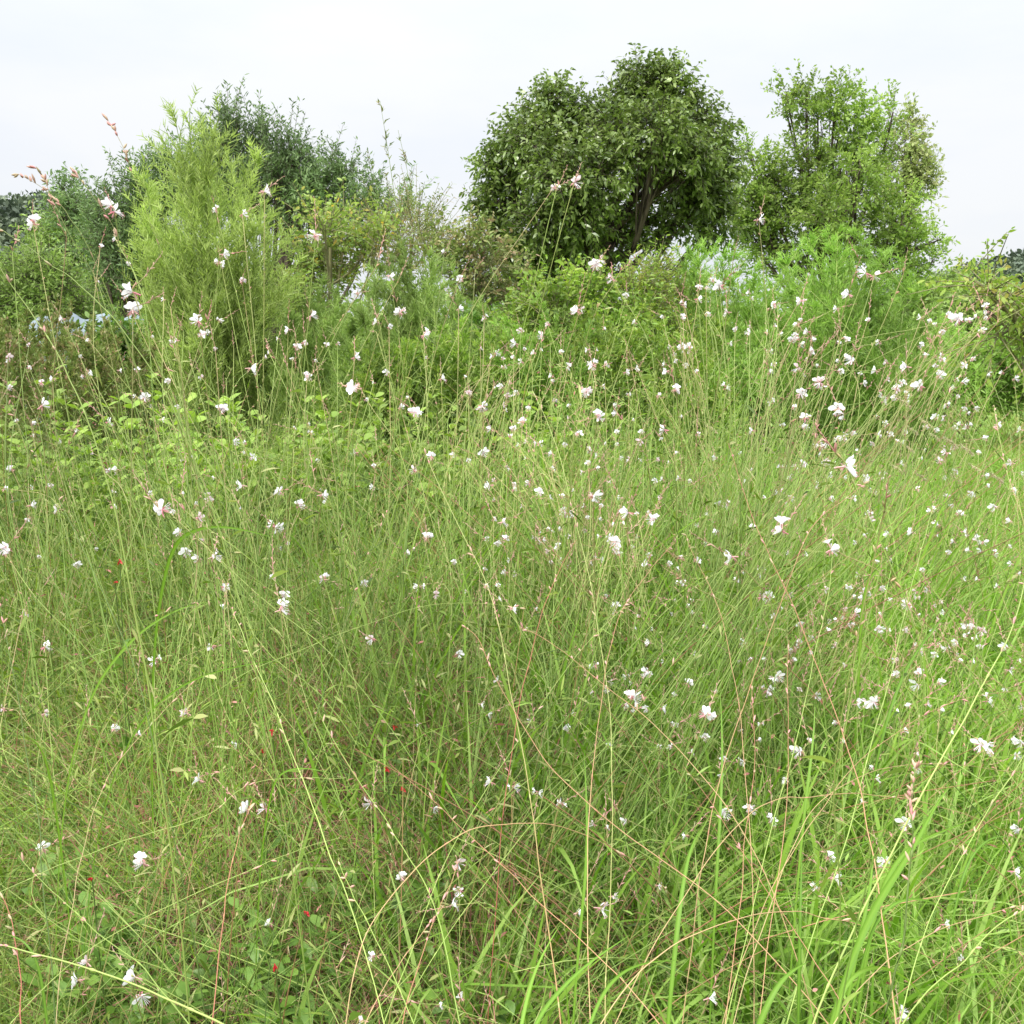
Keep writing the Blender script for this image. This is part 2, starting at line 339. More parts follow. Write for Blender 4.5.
bl = [BL(68,190,8,Y,.35,1.4), BL(62,212,10,Y,.35), BL(76,205,7,Y,.25), BL(70,236,12,Y,.3)]
tree('slim_tree', 'small slim tree alone on the skyline above the hill', 'tree', G(70, Y), bl, 'dark_leaf', leaf=(.08,.03), per=14, twig=.3, up=.5, droop=.1, trunk_r=.05, twigs_per=110, k=3)

# mid distance bank of bamboo-like trees on the left, bright bush
Y = 34
for i, (bx, lab) in enumerate([(72, 'soft olive green tree at the foot of the wooded hill'), (112, 'taller olive green tree crowding the dark feathery one')]):
    bl = [BL(bx+dx, py, r, Y+i*2, w) for dx, py, r, w in [(0,232+i*12,24,1), (-18,256,24,1), (16,258,26,1), (0,282,30,1.1), (-12,306,26,.8), (14,306,26,.8)]]
    tree('olive_tree', lab, 'tree', G(bx, Y+i*2), bl, 'mid_leaf', leaf=(.2,.07), per=10, twig=.9, up=.6, droop=.2, trunk_r=.16, twigs_per=170, k=3)
Y = 11.5
bl = [BL(40,276,22,Y,1), BL(20,294,24,Y,1), BL(62,298,24,Y,1), BL(40,312,30,Y,1.), BL(0,312,22,Y,.8), BL(78,318,18,Y,.5)]
tree('round_bush', 'bright green rounded bush at the left below the hill', 'bush', G(38, Y), bl, 'feather', leaf=(.06,.02), per=16, twig=.35, up=.4, droop=.1, trunk_r=.05, twigs_per=150, k=3)

# lime green plume
Y = 7
tips = [P(px+R.normal()*3, py, Y+R.normal()*.25) for px, py in [(190,108),(170,116),(214,112),(140,178),(145,215),(272,196),(286,232),(296,268),(138,250),(280,300),(142,290),(205,128),(165,150),(152,190),(218,140),(232,158),(246,178),(256,160),(150,225),(262,205),(270,240),(158,262),(180,165),(210,170),(235,200),(250,225),(285,290),
        (195,200),(170,230),(225,240),(205,255),(185,285),(240,270),(265,285),(150,300),(215,300),(168,322),(250,318),(292,330),(230,335),(195,335)]]
plume('plume_shrub', 'tall lime green feathery plume shrub', 'shrub', G(212, Y), tips, 'lime', nb=42, nn=26, blen=.5, needle=(.05,.0065), ang=.62, start=.18, spread=.5)
# feathery bushes
def dome_tips(pts, Y, dj=.35): return [P(px+R.normal()*4, py+R.normal()*4, Y+R.normal()*dj) for px, py in pts]
def arc(x0, x1, yt, yb, n, rows=3):
    o = []
    for r in range(rows):
        for i in range(n):
            u = i/(n-1)*2-1; o.append(((x0+x1)/2 + u*(x1-x0)/2*(1-.06*r), yt + (yb-yt)*(u*u*.8 + r/rows*(1-u*u*.4))))
    return o
plume('feathery_bush', 'soft green feathery bush in the middle of the far edge', 'bush', G(410, 6.6), dome_tips(arc(330,494,250,360,17,4), 6.6, .4), 'feather', nb=46, nn=22, blen=.24, needle=(.04,.006), ang=.7, start=.25, spread=1.1)
plume('feathery_bush', 'small feathery bush left of the mid meadow beside the plume', 'bush', G(315, 7), dome_tips(arc(275,370,285,370,7,3), 7.), 'feather', nb=60, nn=24, blen=.3, needle=(.05,.0055), ang=.5, start=.2, spread=.7)
plume('feathery_bush', 'broad bright green feathery bush below the airy tree', 'bush', G(835, 8), dome_tips(arc(725,950,232,372,24,4), 8., .5), 'feather_bright', nb=46, nn=22, blen=.30, needle=(.045,.007), ang=.75, start=.25, spread=1.6)
plume('feathery_bush', 'light green feathery bush right of the dark tree trunk', 'bush', G(700, 8.6), dome_tips(arc(632,790,240,366,18,4), 8.6, .5), 'feather_bright', nb=44, nn=22, blen=.28, needle=(.045,.007), ang=.75, start=.25, spread=1.3)

# leafy shrubs
def shrub(name, label, cat, Y, pts, mat, leaf=(.05,.025), base=None, **kw):
    bl = [BL(a, b, r*.8, Y, w, dy=R.normal()*.2) for a, b, r, w in pts]
    bx = base or sum(p[0] for p in pts)/len(pts)
    d = dict(per=14, twig=.22, up=.5, droop=.25, trunk_r=.03, twigs_per=110, k=4, fork=.05, bark='shrub_bark'); d.update(kw)
    return tree(name, label, cat, G(bx, Y), bl, mat, leaf=leaf, **d)
shrub('leafy_shrub', 'small leafed light green shrub beneath the dark round tree', 'shrub', 7.4, [(530,330,28,1),(555,310,26,.8),(585,300,22,.7),(575,340,30,1),(610,330,26,.9),(640,320,22,.7),(625,355,28,1),(510,350,24,.8),(545,365,26,.8),(600,285,14,.3),(530,292,12,.2)], 'shrub_leaf', leaf=(.045,.022), up=.7)
shrub('yellow_leafed_shrub', 'shrub with yellow and orange autumn leaves beside the lime plume', 'shrub', 8.2, [(325,225,16,.4),(345,240,20,.6),(310,255,24,.8),(365,255,20,.6),(330,275,26,1),(295,285,24,.8),(380,240,12,.3),(300,310,26,.8)], 'autumn_leaf', leaf=(.045,.022), up=.9, twigs_per=70, twig=.32)
shrub('bronze_shrub', 'bronze and green shrub touching the left side of the dark round tree', 'shrub', 10, [(470,240,16,.5),(490,260,20,.7),(455,262,20,.7),(480,290,24,.8),(515,285,16,.4),(440,240,12,.3),(505,320,24,.6)], 'herb_brown', leaf=(.05,.024), up=.8, twigs_per=80, twig=.3)
shrub('yellow_herb', 'yellowish herb with tiny orange flowers right of the dark trunk', 'plant', 8.0, [(635,290,18,.6),(655,275,16,.5),(650,310,22,.8),(680,300,18,.5),(670,335,24,.7)], 'autumn_tip', leaf=(.04,.012), up=1.2)
shrub('twiggy_shrub', 'thin grey green shrub with upright twigs against the sky', 'shrub', 10.5, [(395,235,20,.3),(415,225,18,.3),(430,245,18,.35),(405,262,22,.5),(380,262,20,.4),(440,270,18,.3)], 'herb_brown', leaf=(.05,.012), up=1.5, twig=.5)
shrub('red_tipped_shrub', 'shrub with green leaves and red brown tips at the right edge', 'shrub', 5.2, [(966,280,8,.3),(988,287,12,.5),(1010,295,12,.5),(1035,298,16,.7),(985,308,9,.25),(1010,318,12,.4),(1050,325,20,.8),(1000,335,7,.2),(1022,345,9,.25)], 'autumn_tip', leaf=(.034,.017), up=.0, base=1120, twig=.26, twigs_per=30, fork=.7)
herbs = [(20,350,'brown green seeding weeds at the left edge under the bright bush'), (75,362,'brownish seeding weeds in front of the pale blue sheet'), (125,372,'olive weeds with dull seed heads left of the plume base'),(45,330,'tall olive weeds just left of the pale blue sheet'),(98,345,'olive weeds half covering the pale blue sheet')]
for i, (px, py, lab) in enumerate(herbs):
    tips = [P(px+R.normal()*26, py-32+abs(R.normal())*22, 5.4+.3*i+R.normal()*.2) for _ in range(20)]
    plume('seeding_weed', lab, 'weed', G(px, 5.4+.3*i), tips, 'herb_brown', nb=44, nn=16, blen=.15, needle=(.025,.009), ang=.5, start=.3, spread=.6, group='seeding weeds along the left edge of the meadow', stem_r=.004, kk=3)
tips = [P(a, b, 10) for a, b in [(380,101),(398,130),(368,150),(428,205),(410,180),(345,215)]]
plume('wispy_shoot', 'single wispy bare shoots rising against the sky above the yellow shrub', 'shoot', G(430, 10), tips, 'herb_brown', nb=26, nn=4, blen=.12, needle=(.04,.012), ang=.7, start=.5, spread=.3, stem_r=.006)

# broad dark shade shrub between bushes and back hedges (counted plants)
shrub('dark_shrub', 'dark green shrub low behind the middle feathery bush', 'shrub', 7.8, [(470,340,26,1),(500,370,24,.8),(450,370,28,1),(420,385,26,.8),(480,390,26,.8)], 'weed_leaf', leaf=(.06,.03))
shrub('dark_shrub', 'dark green shrub low at the foot of the lime plume', 'shrub', 7.6, [(150,355,26,1),(190,370,26,1),(240,375,26,1),(280,380,24,.9),(330,385,24,.9),(110,350,20,.6)], 'weed_leaf', leaf=(.06,.03))
shrub('hedge', 'low green hedge running behind the broad feathery bush', 'hedge', 11, [(700,350,30,1),(750,350,30,1),(640,350,30,1),(590,345,26,1),(800,350,30,1),(850,352,30,1),(900,352,30,1),(550,345,24,1)], 'mid_leaf', leaf=(.09,.04), twigs_per=130)

for px_, py_, Y_, lab_ in [(500,398,6.3,'light leafy shrub at the right foot of the middle feathery bush, low'),(545,392,6.0,'low leafy shrub before the light green shrub, left'),(592,388,6.2,'low leafy shrub directly below the dark trunk'),(640,388,6.4,'low leafy shrub before the light green shrub, right'),(690,392,6.9,'low leafy shrub at the foot of the light feathery bush'),(745,396,7.1,'low leafy shrub at the left foot of the broad feathery bush'),(450,398,6.0,'low leafy shrub under the dark gap'),(390,402,5.9,'low leafy shrub at the foot of the middle feathery bush')]:
    plume('low_shrub', lab_, 'shrub', G(px_, Y_), [P(px_+R.normal()*24, py_-50-14*abs(R.normal())+.03*(R.normal()*20)**2, Y_+R.normal()*.2) for _ in range(18)]+[P(px_+R.normal()*30, py_-10+R.normal()*8, Y_-.1) for _ in range(10)], 'shrub_leaf' if px_ % 2 == 0 else 'feather_bright', nb=44, nn=14, blen=.2, needle=(.034,.009), ang=.6, start=.2, spread=.9, kk=3)

# bank of vegetation on the right, beyond the lawn
for i, (px, py, r, Y, lab) in enumerate([(925,318,30,26,'rounded green tree right of the broad feathery bush'), (968,330,30,24,'light green tree above the far lawn'), (1010,335,34,25,'green tree behind the red tipped shrub'), (950,300,22,34,'farther tree on the right skyline below the distant hill'), (1050,320,40,27,'green tree at the right margin beyond the red tipped shrub')]):
    bl = [BL(px+dx*r, py+dy*r, r*.62, Y, .8) for dx, dy in [(0,-.5),(-.6,0),(.6,0),(0,.2),(-.5,.6),(.5,.6),(0,.9)]]
    tree('bank_tree', lab, 'tree', G(px, Y), bl, 'mid_leaf' if i % 2 else 'fine_leaf', leaf=(.14,.06), per=10, twig=.5, up=.5, trunk_r=.1, twigs_per=150, k=3)
shrub('field_hedge', 'dense low hedge closing the lawn on the right', 'hedge', 13, [(870,385,22,1),(905,388,20,1),(940,388,20,1),(975,390,20,1),(1010,390,20,1),(1045,390,22,1),(920,360,20,1),(965,362,20,1),(1010,360,22,1),(890,365,20,.8),(1000,345,20,.8),(1040,350,20,.8),(935,345,18,.6)], 'feather_bright', leaf=(.07,.02), twigs_per=200, twig=.3)

# far wooded hills: terrain plus a wood that reads as one mass
def hill(cx, cy, rx, ry, h, name, lab, wl, seed):
    rg = np.random.default_rng(seed)
    n = 60; a = np.linspace(-1, 1, n); X, Yg = np.meshgrid(a, a)
    def hz(x, y):
        q = np.clip(1-(x*x+y*y), 0, 1); return h*q**1.2*(1+.12*np.sin(5*x+seed)+.08*np.sin(9*y+3*x)) - .3
    v = np.stack([cx+X*rx, cy+Yg*ry, hz(X, Yg)], -1).reshape(-1, 3); i = (np.arange(n-1)[:, None]*n+np.arange(n-1)[None]).ravel()
    mb = MB(); mb.add(v, np.stack([i, i+1, i+n+1, i+n], -1), .5)
    props(mb.build(name, 'hill'), lab, 'hill', kind='structure')
    m = 900; x = rg.uniform(-.95, .95, m); y = rg.uniform(-.95, .3, m); ok = x*x+y*y < .9; x, y = x[ok], y[ok]
    c = np.stack([cx+x*rx, cy+y*ry, hz(x, y)+1.5], -1); mb = MB(); m = len(c)
    per = 160; d = unit(rg.normal(size=(m, per, 3))); d[..., 2] = np.abs(d[..., 2]); cr_ = rg.uniform(1.8, 3.6, m)
    S = (c[:, None]+d*(cr_[:, None]*rg.uniform(.75, 1.1, (m, per)))[..., None]*np.array([1, 1, .9])).reshape(-1, 3)
    rn = np.clip(np.repeat(rg.random(m), per)*.8+rg.random(m*per)*.3, 0, 1)
    leaves(mb, S, unit(rg.normal(size=S.shape)+d.reshape(-1, 3)), .75, .5, rn, .1, 0, 3)
    props(mb.build('far_wood', 'far_leaf'), wl, 'wood', kind='stuff')
hill(-70, 150, 46, 50, 14.6, 'hill', 'wooded hill rising at the far left', 'dark distant wood covering the hill on the left', 1)
hill(98, 170, 52, 50, 10.0, 'hill', 'low wooded hill at the far right', 'dark distant wood covering the hill on the right', 2)
mb = MB(); m = 420; x = R.uniform(-75, 80, m); yy = 62+R.normal(size=m)*4; per = 120
d = unit(R.normal(size=(m, per, 3))); hh = R.uniform(1.0, 3.2, m)
S = (np.stack([x, yy, hh*.7], -1)[:, None] + d*np.stack([np.full(m, 1.8), np.full(m, 1.8), hh*.9], -1)[:, None]).reshape(-1, 3)
leaves(mb, S, unit(R.normal(size=S.shape)), .5, .3, np.clip(np.repeat(R.random(m), per)*.7+R.random(m*per)*.3, 0, 1), .1, 0, 3)
props(mb.build('far_thicket', 'mid_leaf'), 'low green thicket far behind the garden shrubs', 'thicket', kind='stuff')

# pale blue sheet glimpsed behind the weeds at the left: low hoop tunnel with rippled cover
def tunnel():
    b = G(108, 9.2); root = thing('hoop_tunnel', b, 'pale blue plastic cover glimpsed behind the weeds on the left', 'garden tunnel')
    mb = MB(); n = 40; k = 14
    u = np.linspace(-.5, .5, n); a = np.linspace(0, math.pi, k); U, A = np.meshgrid(u, a)
    rr = 1.0 + .02*np.sin(U*24) + .015*np.sin(A*9+U*7)
    v = np.stack([U, np.cos(A)*.5*rr, np.sin(A)*1.54*rr], -1).reshape(-1, 3); i = (np.arange(k-1)[:, None]*n+np.arange(n-1)[None]).ravel()
    mb.add(v, np.stack([i, i+1, i+n+1, i+n], -1), .5); mb.build('cover', 'sheet', root)
    hp = MB()
    for q in (-.48, -.16, .16, .48):
        c = np.stack([np.full(k, q), np.cos(a)*.515, np.sin(a)*1.56], -1); tubes(hp, c[None], np.full((1, k), .012), .5, 5)
    hp.build('hoop', 'stem_dark', root)
tunnel()

# ------------------------------------------------------------------ meadow ground cover (stuff)
def roots(n, y0, y1, pw=1.0, margin=.62, xr=None):
    u = R.random(n)
    if pw == 1.0: y = y0*(y1/y0)**u
    else: y = (y0**(1-pw) + u*(y1**(1-pw)-y0**(1-pw)))**(1/(1-pw))
    x = R.uniform(-1, 1, n)*(margin*y+.45)
    if xr is not None:
        s = x/y; x, y = x[(s > xr[0]) & (s < xr[1])], y[(s > xr[0]) & (s < xr[1])]
    return x, y
def blades(mb, x, y, h, w, lean, windx=0., k=5, mi=0, rn=None, bend=.5):
    n = len(x); z = ground_z(x, y); S = np.stack([x, y, z], -1)
    th = R.uniform(0, 2*math.pi, n); ld = np.stack([np.cos(th)+windx, np.sin(th), np.zeros(n)], -1); ld /= np.maximum(np.linalg.norm(ld, axis=1, keepdims=True), .5)
    t = np.linspace(0, 1, k); L = lean*R.uniform(.2, 1.3, n)
    cur = S[:, None] + np.array([0, 0, 1.])*(h[:, None]*(t - bend*L[:, None]*t**2.5))[..., None] + ld[:, None]*(h[:, None]*L[:, None]*(.35*t+.65*t**2))[..., None]
    prof = np.array([.7, 1, .9, .62, .06]) if k == 5 else np.array([.5, .8, 1, 1, .85, .55, .05]) if k == 7 else np.linspace(1, .3, k)
    th2 = R.uniform(0, 2*math.pi, n) if k != 7 else R.normal(size=n)*.8; side = np.stack([np.cos(th2), np.sin(th2), np.zeros(n)], -1)
    if rn is None: rn = R.random(n)
    g = np.clip(rn[:, None]*.75 + t[None]*.25, 0, 1)
    ribbons(mb, cur, w[:, None]/2*prof[None], side, g, mi)
def canopy(y, x=None):
    y = np.asarray(y, float); c = np.clip(.33+.28*(y-1.2), .26, 1.12)
    if x is None: return c
    s_ = np.asarray(x)/y; cap = 1.02+.10*np.exp(-((s_-.14)/.14)**2)-.20/(1+np.exp(-(s_-.30)*18)); cap = np.where(y > 4.6, np.maximum(cap-.06*(y-4.6), .5), cap)
    return np.minimum(c, cap)
def clump(x, y): return np.clip(.5+.33*np.sin(x*7.1+2*np.sin(y*3.3))*np.sin(y*6.2+x*2.1+1)+.25*np.sin(x*13+y*4)*np.sin(y*11-x*3), 0, 1)
def patch(x, y, s=1., seed=0.):
    return .5+.25*(np.sin(x*1.7*s+seed)+np.sin(y*2.3*s+x*.8+seed*2)) + .12*np.sin(x*5*s-y*4*s)
# s<0 left (darker, wiry), s>0 right (bright)
mb = MB()
x, y = roots(150000, .75, 9.5, 1.0); kp = R.random(len(x)) < np.clip((y-.9)/2.4, .3, 1)*np.where((x/y > -.05) & (y < 2.6), .45, 1)*np.clip(.25+1.3*clump(x, y), 0, 1); x, y = x[kp], y[kp]; s = x/y
wide = lambda y: 1+1.0*np.clip((2.9-y)/1.4, 0, 1)
br = 1/(1+np.exp(-(s-.02+.10*np.sin(y*1.5)+.05*np.sin(x*4))*9)) ; sel = R.random(len(x)) < br
xg, yg = x[sel], y[sel]; n = len(xg)
blades(mb, xg, yg, canopy(yg, xg)*R.uniform(.45, 1.12, n)*(1+.3*R.random(n)**3*(yg > 3.2))*(.72+.42*clump(xg, yg)), R.uniform(.002, .0052, n)*(1+.10*yg)*np.where((R.random(n) < .15) & (xg > -.1), 1.7, 1)*wide(yg), np.full(n, .75), .55, rn=np.clip(R.random(n)*.8+.25*patch(xg, yg), 0, 1))
props(mb.build('meadow_grass', 'grass_bright'), 'bright green soft grass filling the right of the meadow', 'grass', kind='stuff')
mb = MB(); xg, yg = x[~sel], y[~sel]; kp = ~((xg/yg > -.34) & (xg/yg < -.06) & (yg > 1.15) & (yg < 2.4) & (R.random(len(xg)) < .65)); xg, yg = xg[kp], yg[kp]; n = len(xg)
blades(mb, xg, yg, canopy(yg, xg)*R.uniform(.35, 1.05, n)*(1+.35*R.random(n)**3*(yg > 3.2))*(.72+.42*clump(xg, yg)), R.uniform(.002, .0045, n)*(1+.10*yg)*(wide(yg)*.75+.25), np.full(n, .8), -.1, rn=np.clip(R.random(n)*.8+.3*patch(xg, yg, 1, 2)-.1, 0, 1))
props(mb.build('undergrowth', 'grass_mix'), 'mixed olive green undergrowth filling the left of the meadow', 'undergrowth', kind='stuff')
mb = MB(); x, y = roots(20000, .85, 8, 1.1, xr=(-1, .35)); n = len(x)
blades(mb, x, y, canopy(y, x)*R.uniform(.8, 1.3, n), R.uniform(.0014, .0024, n)*(1+.15*y), np.full(n, .8), -.3, rn=R.random(n), bend=.3)
props(mb.build('wiry_stems', 'wiry'), 'fine dark wiry stems tangled through the left of the meadow', 'undergrowth', kind='stuff')
mb = MB(); x, y = roots(15000, .9, 9, 1.0); n = len(x)
blades(mb, x, y, canopy(y, x)*R.uniform(.6, 1.25, n), R.uniform(.0014, .0024, n)*(1+.15*y), np.full(n, .9), .2, rn=R.random(n), mi=0)
x, y = roots(26000, .75, 6, 1.1, xr=(-1, .12)); n = len(x)
blades(mb, x, y, canopy(y, x)*R.uniform(.3, .9, n), R.uniform(.002, .0034, n)*(1+.1*y), np.full(n, 1.3), 0, mi=1, rn=R.random(n))
x, y = roots(26000, 1.15, 2.9, .8, xr=(-.40, .02)); kp = R.random(len(x)) < .25+.75*clump(x*.6+3, y*.6); x, y = x[kp], y[kp]; n = len(x)
blades(mb, x, y, canopy(y, x)*R.uniform(.5, 1.2, n), R.uniform(.0024, .0046, n), np.full(n, 1.1), -.3, mi=1, rn=R.random(n))
props(mb.build('dry_grass', ['dry', 'brownish']), 'tan and reddish dry stalks scattered in the grass', 'dry grass', kind='stuff')
def litter(n, y1, xr, mat, name, lab, lo=.1, sz=1.):
    mb = MB(); x, y = roots(n, .8, y1, 1.0, xr=xr); kp = R.random(len(x)) < np.clip((y-1.0)/2.2, .10, 1); x, y = x[kp], y[kp]; n = len(x)
    S = np.stack([x, y, canopy(y, x)*np.minimum(R.uniform(lo, 1.05, n), 1.02)*(.8+.35*patch(x, y, 1.3, 1))*(1+.35*R.random(n)**2*(y > 3.3))], -1)
    D = unit(np.stack([R.normal(size=n), R.normal(size=n), R.uniform(-.2, 1.9, n)], -1))
    leaves(mb, S, D, R.uniform(.018, .05, n)*sz, R.uniform(.002, .0055, n)*(1+.10*y), R.random(n), .25, 0, 4)
    props(mb.build(name, mat), lab, 'leaves', kind='stuff')
mb = MB(); x, y = roots(12000, .85, 3.6, .6, xr=(-.3, 1)); kp = R.random(len(x)) < np.clip(x/y*2.2+.55, .1, 1); x, y = x[kp], y[kp]; n = len(x)
blades(mb, x, y, canopy(y, x)*R.uniform(.7, 1.5, n), R.uniform(.0045, .0105, n), np.full(n, .75), .6, rn=R.random(n)**.8, k=7)
props(mb.build('meadow_grass', 'grass_bright'), 'wider fresh grass blades in the right foreground', 'grass', kind='stuff')
mb = MB(); x, y = roots(5200, .95, 7.5, 1.0); n = len(x)
blades(mb, x, y, canopy(y, x)*R.uniform(.9, 1.3, n), R.uniform(.0016, .003, n)*(1+.15*y), np.full(n, 1.15), .9, rn=R.random(n), k=5, bend=.35)
x, y = roots(3200, .95, 7.5, 1.0); n = len(x)
blades(mb, x, y, canopy(y, x)*R.uniform(.9, 1.3, n), R.uniform(.0016, .003, n)*(1+.15*y), np.full(n, 1.15), -1.1, rn=R.random(n), k=5, bend=.35)
props(mb.build('leaning_stalks', 'low_leaf'), 'long thin light green stalks leaning across the meadow', 'grass', kind='stuff')
mb = MB()
for q, (nn_, lx, mi_) in enumerate([(520, .6, 0), (420, -.9, 0), (170, .9, 1), (120, -.8, 1), (260, .2, 2), (500, -.7, 3), (500, .9, 3)]):
    x, y = roots(nn_, 1.0, 4.2, .9); n = len(x)
    if mi_ == 1: x = np.abs(x)*.95-.15
    if mi_ == 2: x = -np.abs(x)+.2
    z = ground_z(x, y); b_ = np.stack([x, y, z], -1); hh = canopy(y, x)*R.uniform(1.0, 1.5, n)
    th_ = np.stack([lx*R.uniform(.2, 1.3, n), R.normal(size=n)*.35, np.ones(n)], -1)
    tip = b_+th_*hh[:, None]; mid = (b_+tip)/2-np.stack([lx*.12*hh, 0*hh, -.06*hh], -1)+R.normal(size=(n, 3))*.02
    tip[:, 2] -= R.random(n)**3*.3*hh
    tubes(mb, bez(b_, mid, tip, 9), np.linspace(.0016, .0007, 9)[None]*np.ones((n, 1))*R.uniform(.6, 1.15, n)[:, None], np.clip(R.random(n)[:, None]*.6+np.linspace(0, .4, 9)[None], 0, 1), 4, mi_)
props(mb.build('tangled_stalks', ['stem_green', 'stem_orange', 'stem_red', 'wiry']), 'long green, tan and reddish stalks crossing each other all over the meadow', 'grass', kind='stuff')
litter(125000, 8, (-1, .22), 'grass_mix', 'stem_leaves', 'small narrow leaves between the stems on the left')
litter(45000, 8, (0, 1), 'grass_bright', 'stem_leaves', 'small narrow leaves between the stems on the right')
litter(16000, 7, (-1, 1), 'brownish', 'withered_leaves', 'withered pinkish brown leaves scattered low in the meadow', sz=.5)
# lawn and fine grass past the bed
mb = MB(); x, y = roots(60000, 6.5, 24, 1.4, margin=.7); n = len(x)
blades(mb, x, y, R.uniform(.08, .22, n), R.uniform(.012, .02, n)*(y/8), np.full(n, .6), 0, rn=R.random(n)*.9, k=3)
props(mb.build('lawn_grass', 'grass_green'), 'short grass beyond the meadow under the shrubs', 'grass', kind='stuff')

# ------------------------------------------------------------------ low leafy plants along the back left
def leafy(name, label, px, Y, h, w, mat, leaf, n_st=14, group=None, cat='plant', nl=9, z0=.15):
    b = G(px, Y); root = thing(name, b, label, cat, group); sm = MB(); lm = MB()
    th = R.uniform(0, 2*math.pi, n_st); q = R.random(n_st)**.6
    tip = b + np.stack([np.cos(th)*q*w, np.sin(th)*q*w, h*(1-.35*q)*R.uniform(.8, 1.1, n_st)], -1)
    b0 = b + np.c_[R.normal(size=(n_st, 2))*.04, np.zeros(n_st)]
    cur = bez(b0, b0+(tip-b0)*.5+np.array([0, 0, h*.12]), tip, 8)
    tubes(sm, cur, np.linspace(.004, .0018, 8)[None]*np.ones((n_st, 1)), R.random(n_st), 4)
    for i in range(n_st):
        tt = np.linspace(z0, 1, nl); pos = np.stack([np.interp(tt*7, np.arange(8), cur[i, :, c]) for c in range(3)], -1)
        for q_ in (0, 1):
            a = np.arange(nl)*2.4+q_*math.pi+R.random(); D = unit(np.stack([np.cos(a), np.sin(a), np.full(nl, .45)+tt*.5], -1))
            sd = unit(np.cross(D, np.array([0, 0, 1.])+R.normal(size=D.shape)*.3))
            leaves(lm, pos, D, leaf[0]*R.uniform(.6, 1.1, nl), leaf[1]*R.uniform(.8, 1.1, nl), np.clip(tt*.5+R.random(nl)*.5, 0, 1), .35, 0, 5, sd)
    sm.build('stem', 'stem_green', root, loc=b); lm.build('foliage', mat, root, loc=b)
    return root
low = [(8,4.3,'yellowish broad leafed plant at the left edge below the seeding weeds'),(60,4.7,'broad leafed light green plant second from the left edge'),(110,4.4,'bright leafy plant below the pale blue sheet'),
       (165,4.9,'leafy plant at the foot of the lime plume, left side'),(205,4.4,'leafy plant directly below the lime plume'),(255,4.7,'leafy bright plant below the right side of the lime plume'),
       (300,4.4,'rosette leafed plant left of the small yellow-green rosette'),(345,4.8,'leafy plant in front of the small feathery bush'),(390,4.4,'broad leafed plant in front of the middle feathery bush'),
       (435,4.9,'yellow green rosette plant standing before the dark gap'),(480,4.6,'leafy plant at the right foot of the middle feathery bush'),(535,5.2,'leafy plant below the light green shrub'),(585,5.6,'last leafy plant of the row toward the middle')]
for px, Y, lab in low:
    leafy('leafy_plant', lab, px, Y, 1.20-.0002*px, .46, 'low_shrub', (.085, .036), 46, 'broad leafed plants along the back of the bed')
weeds = [(100,870,'dark leaved weed under the flower pair near the bottom left'),(135,950,'large leaved weed beside the bottom left flowers'),(215,905,'three lobed weed with dull leaves left of the red blooms'),
         (30,930,'leafy weed in the bottom left corner'),(225,980,'broad leaved weed under the thick yellow stalk'),(310,860,'soft grey green weed beneath the tan stalk'),(395,840,'round leafed weed below the orange arch'),
         (480,960,'weed with a tall pointed leaf at the bottom centre'),(60,810,'low weed on the left under the dark wiry stems'),(300,985,'low leafy weed at the bottom edge right of the thick stalk'),(530,730,'small pointed weed in the middle of the grass')]
for px, py, lab in weeds:
    Yw = min(2.6, 1.436/(.28-(P(px, py, 1.)[2]-H))); hw = float(canopy(Yw))*.98
    leafy('leafy_weed', lab, px, Yw, hw*.93, .16, 'weed_leaf', (.052, .021), 12, 'leafy weeds low in the left foreground', 'weed', 7, .4)

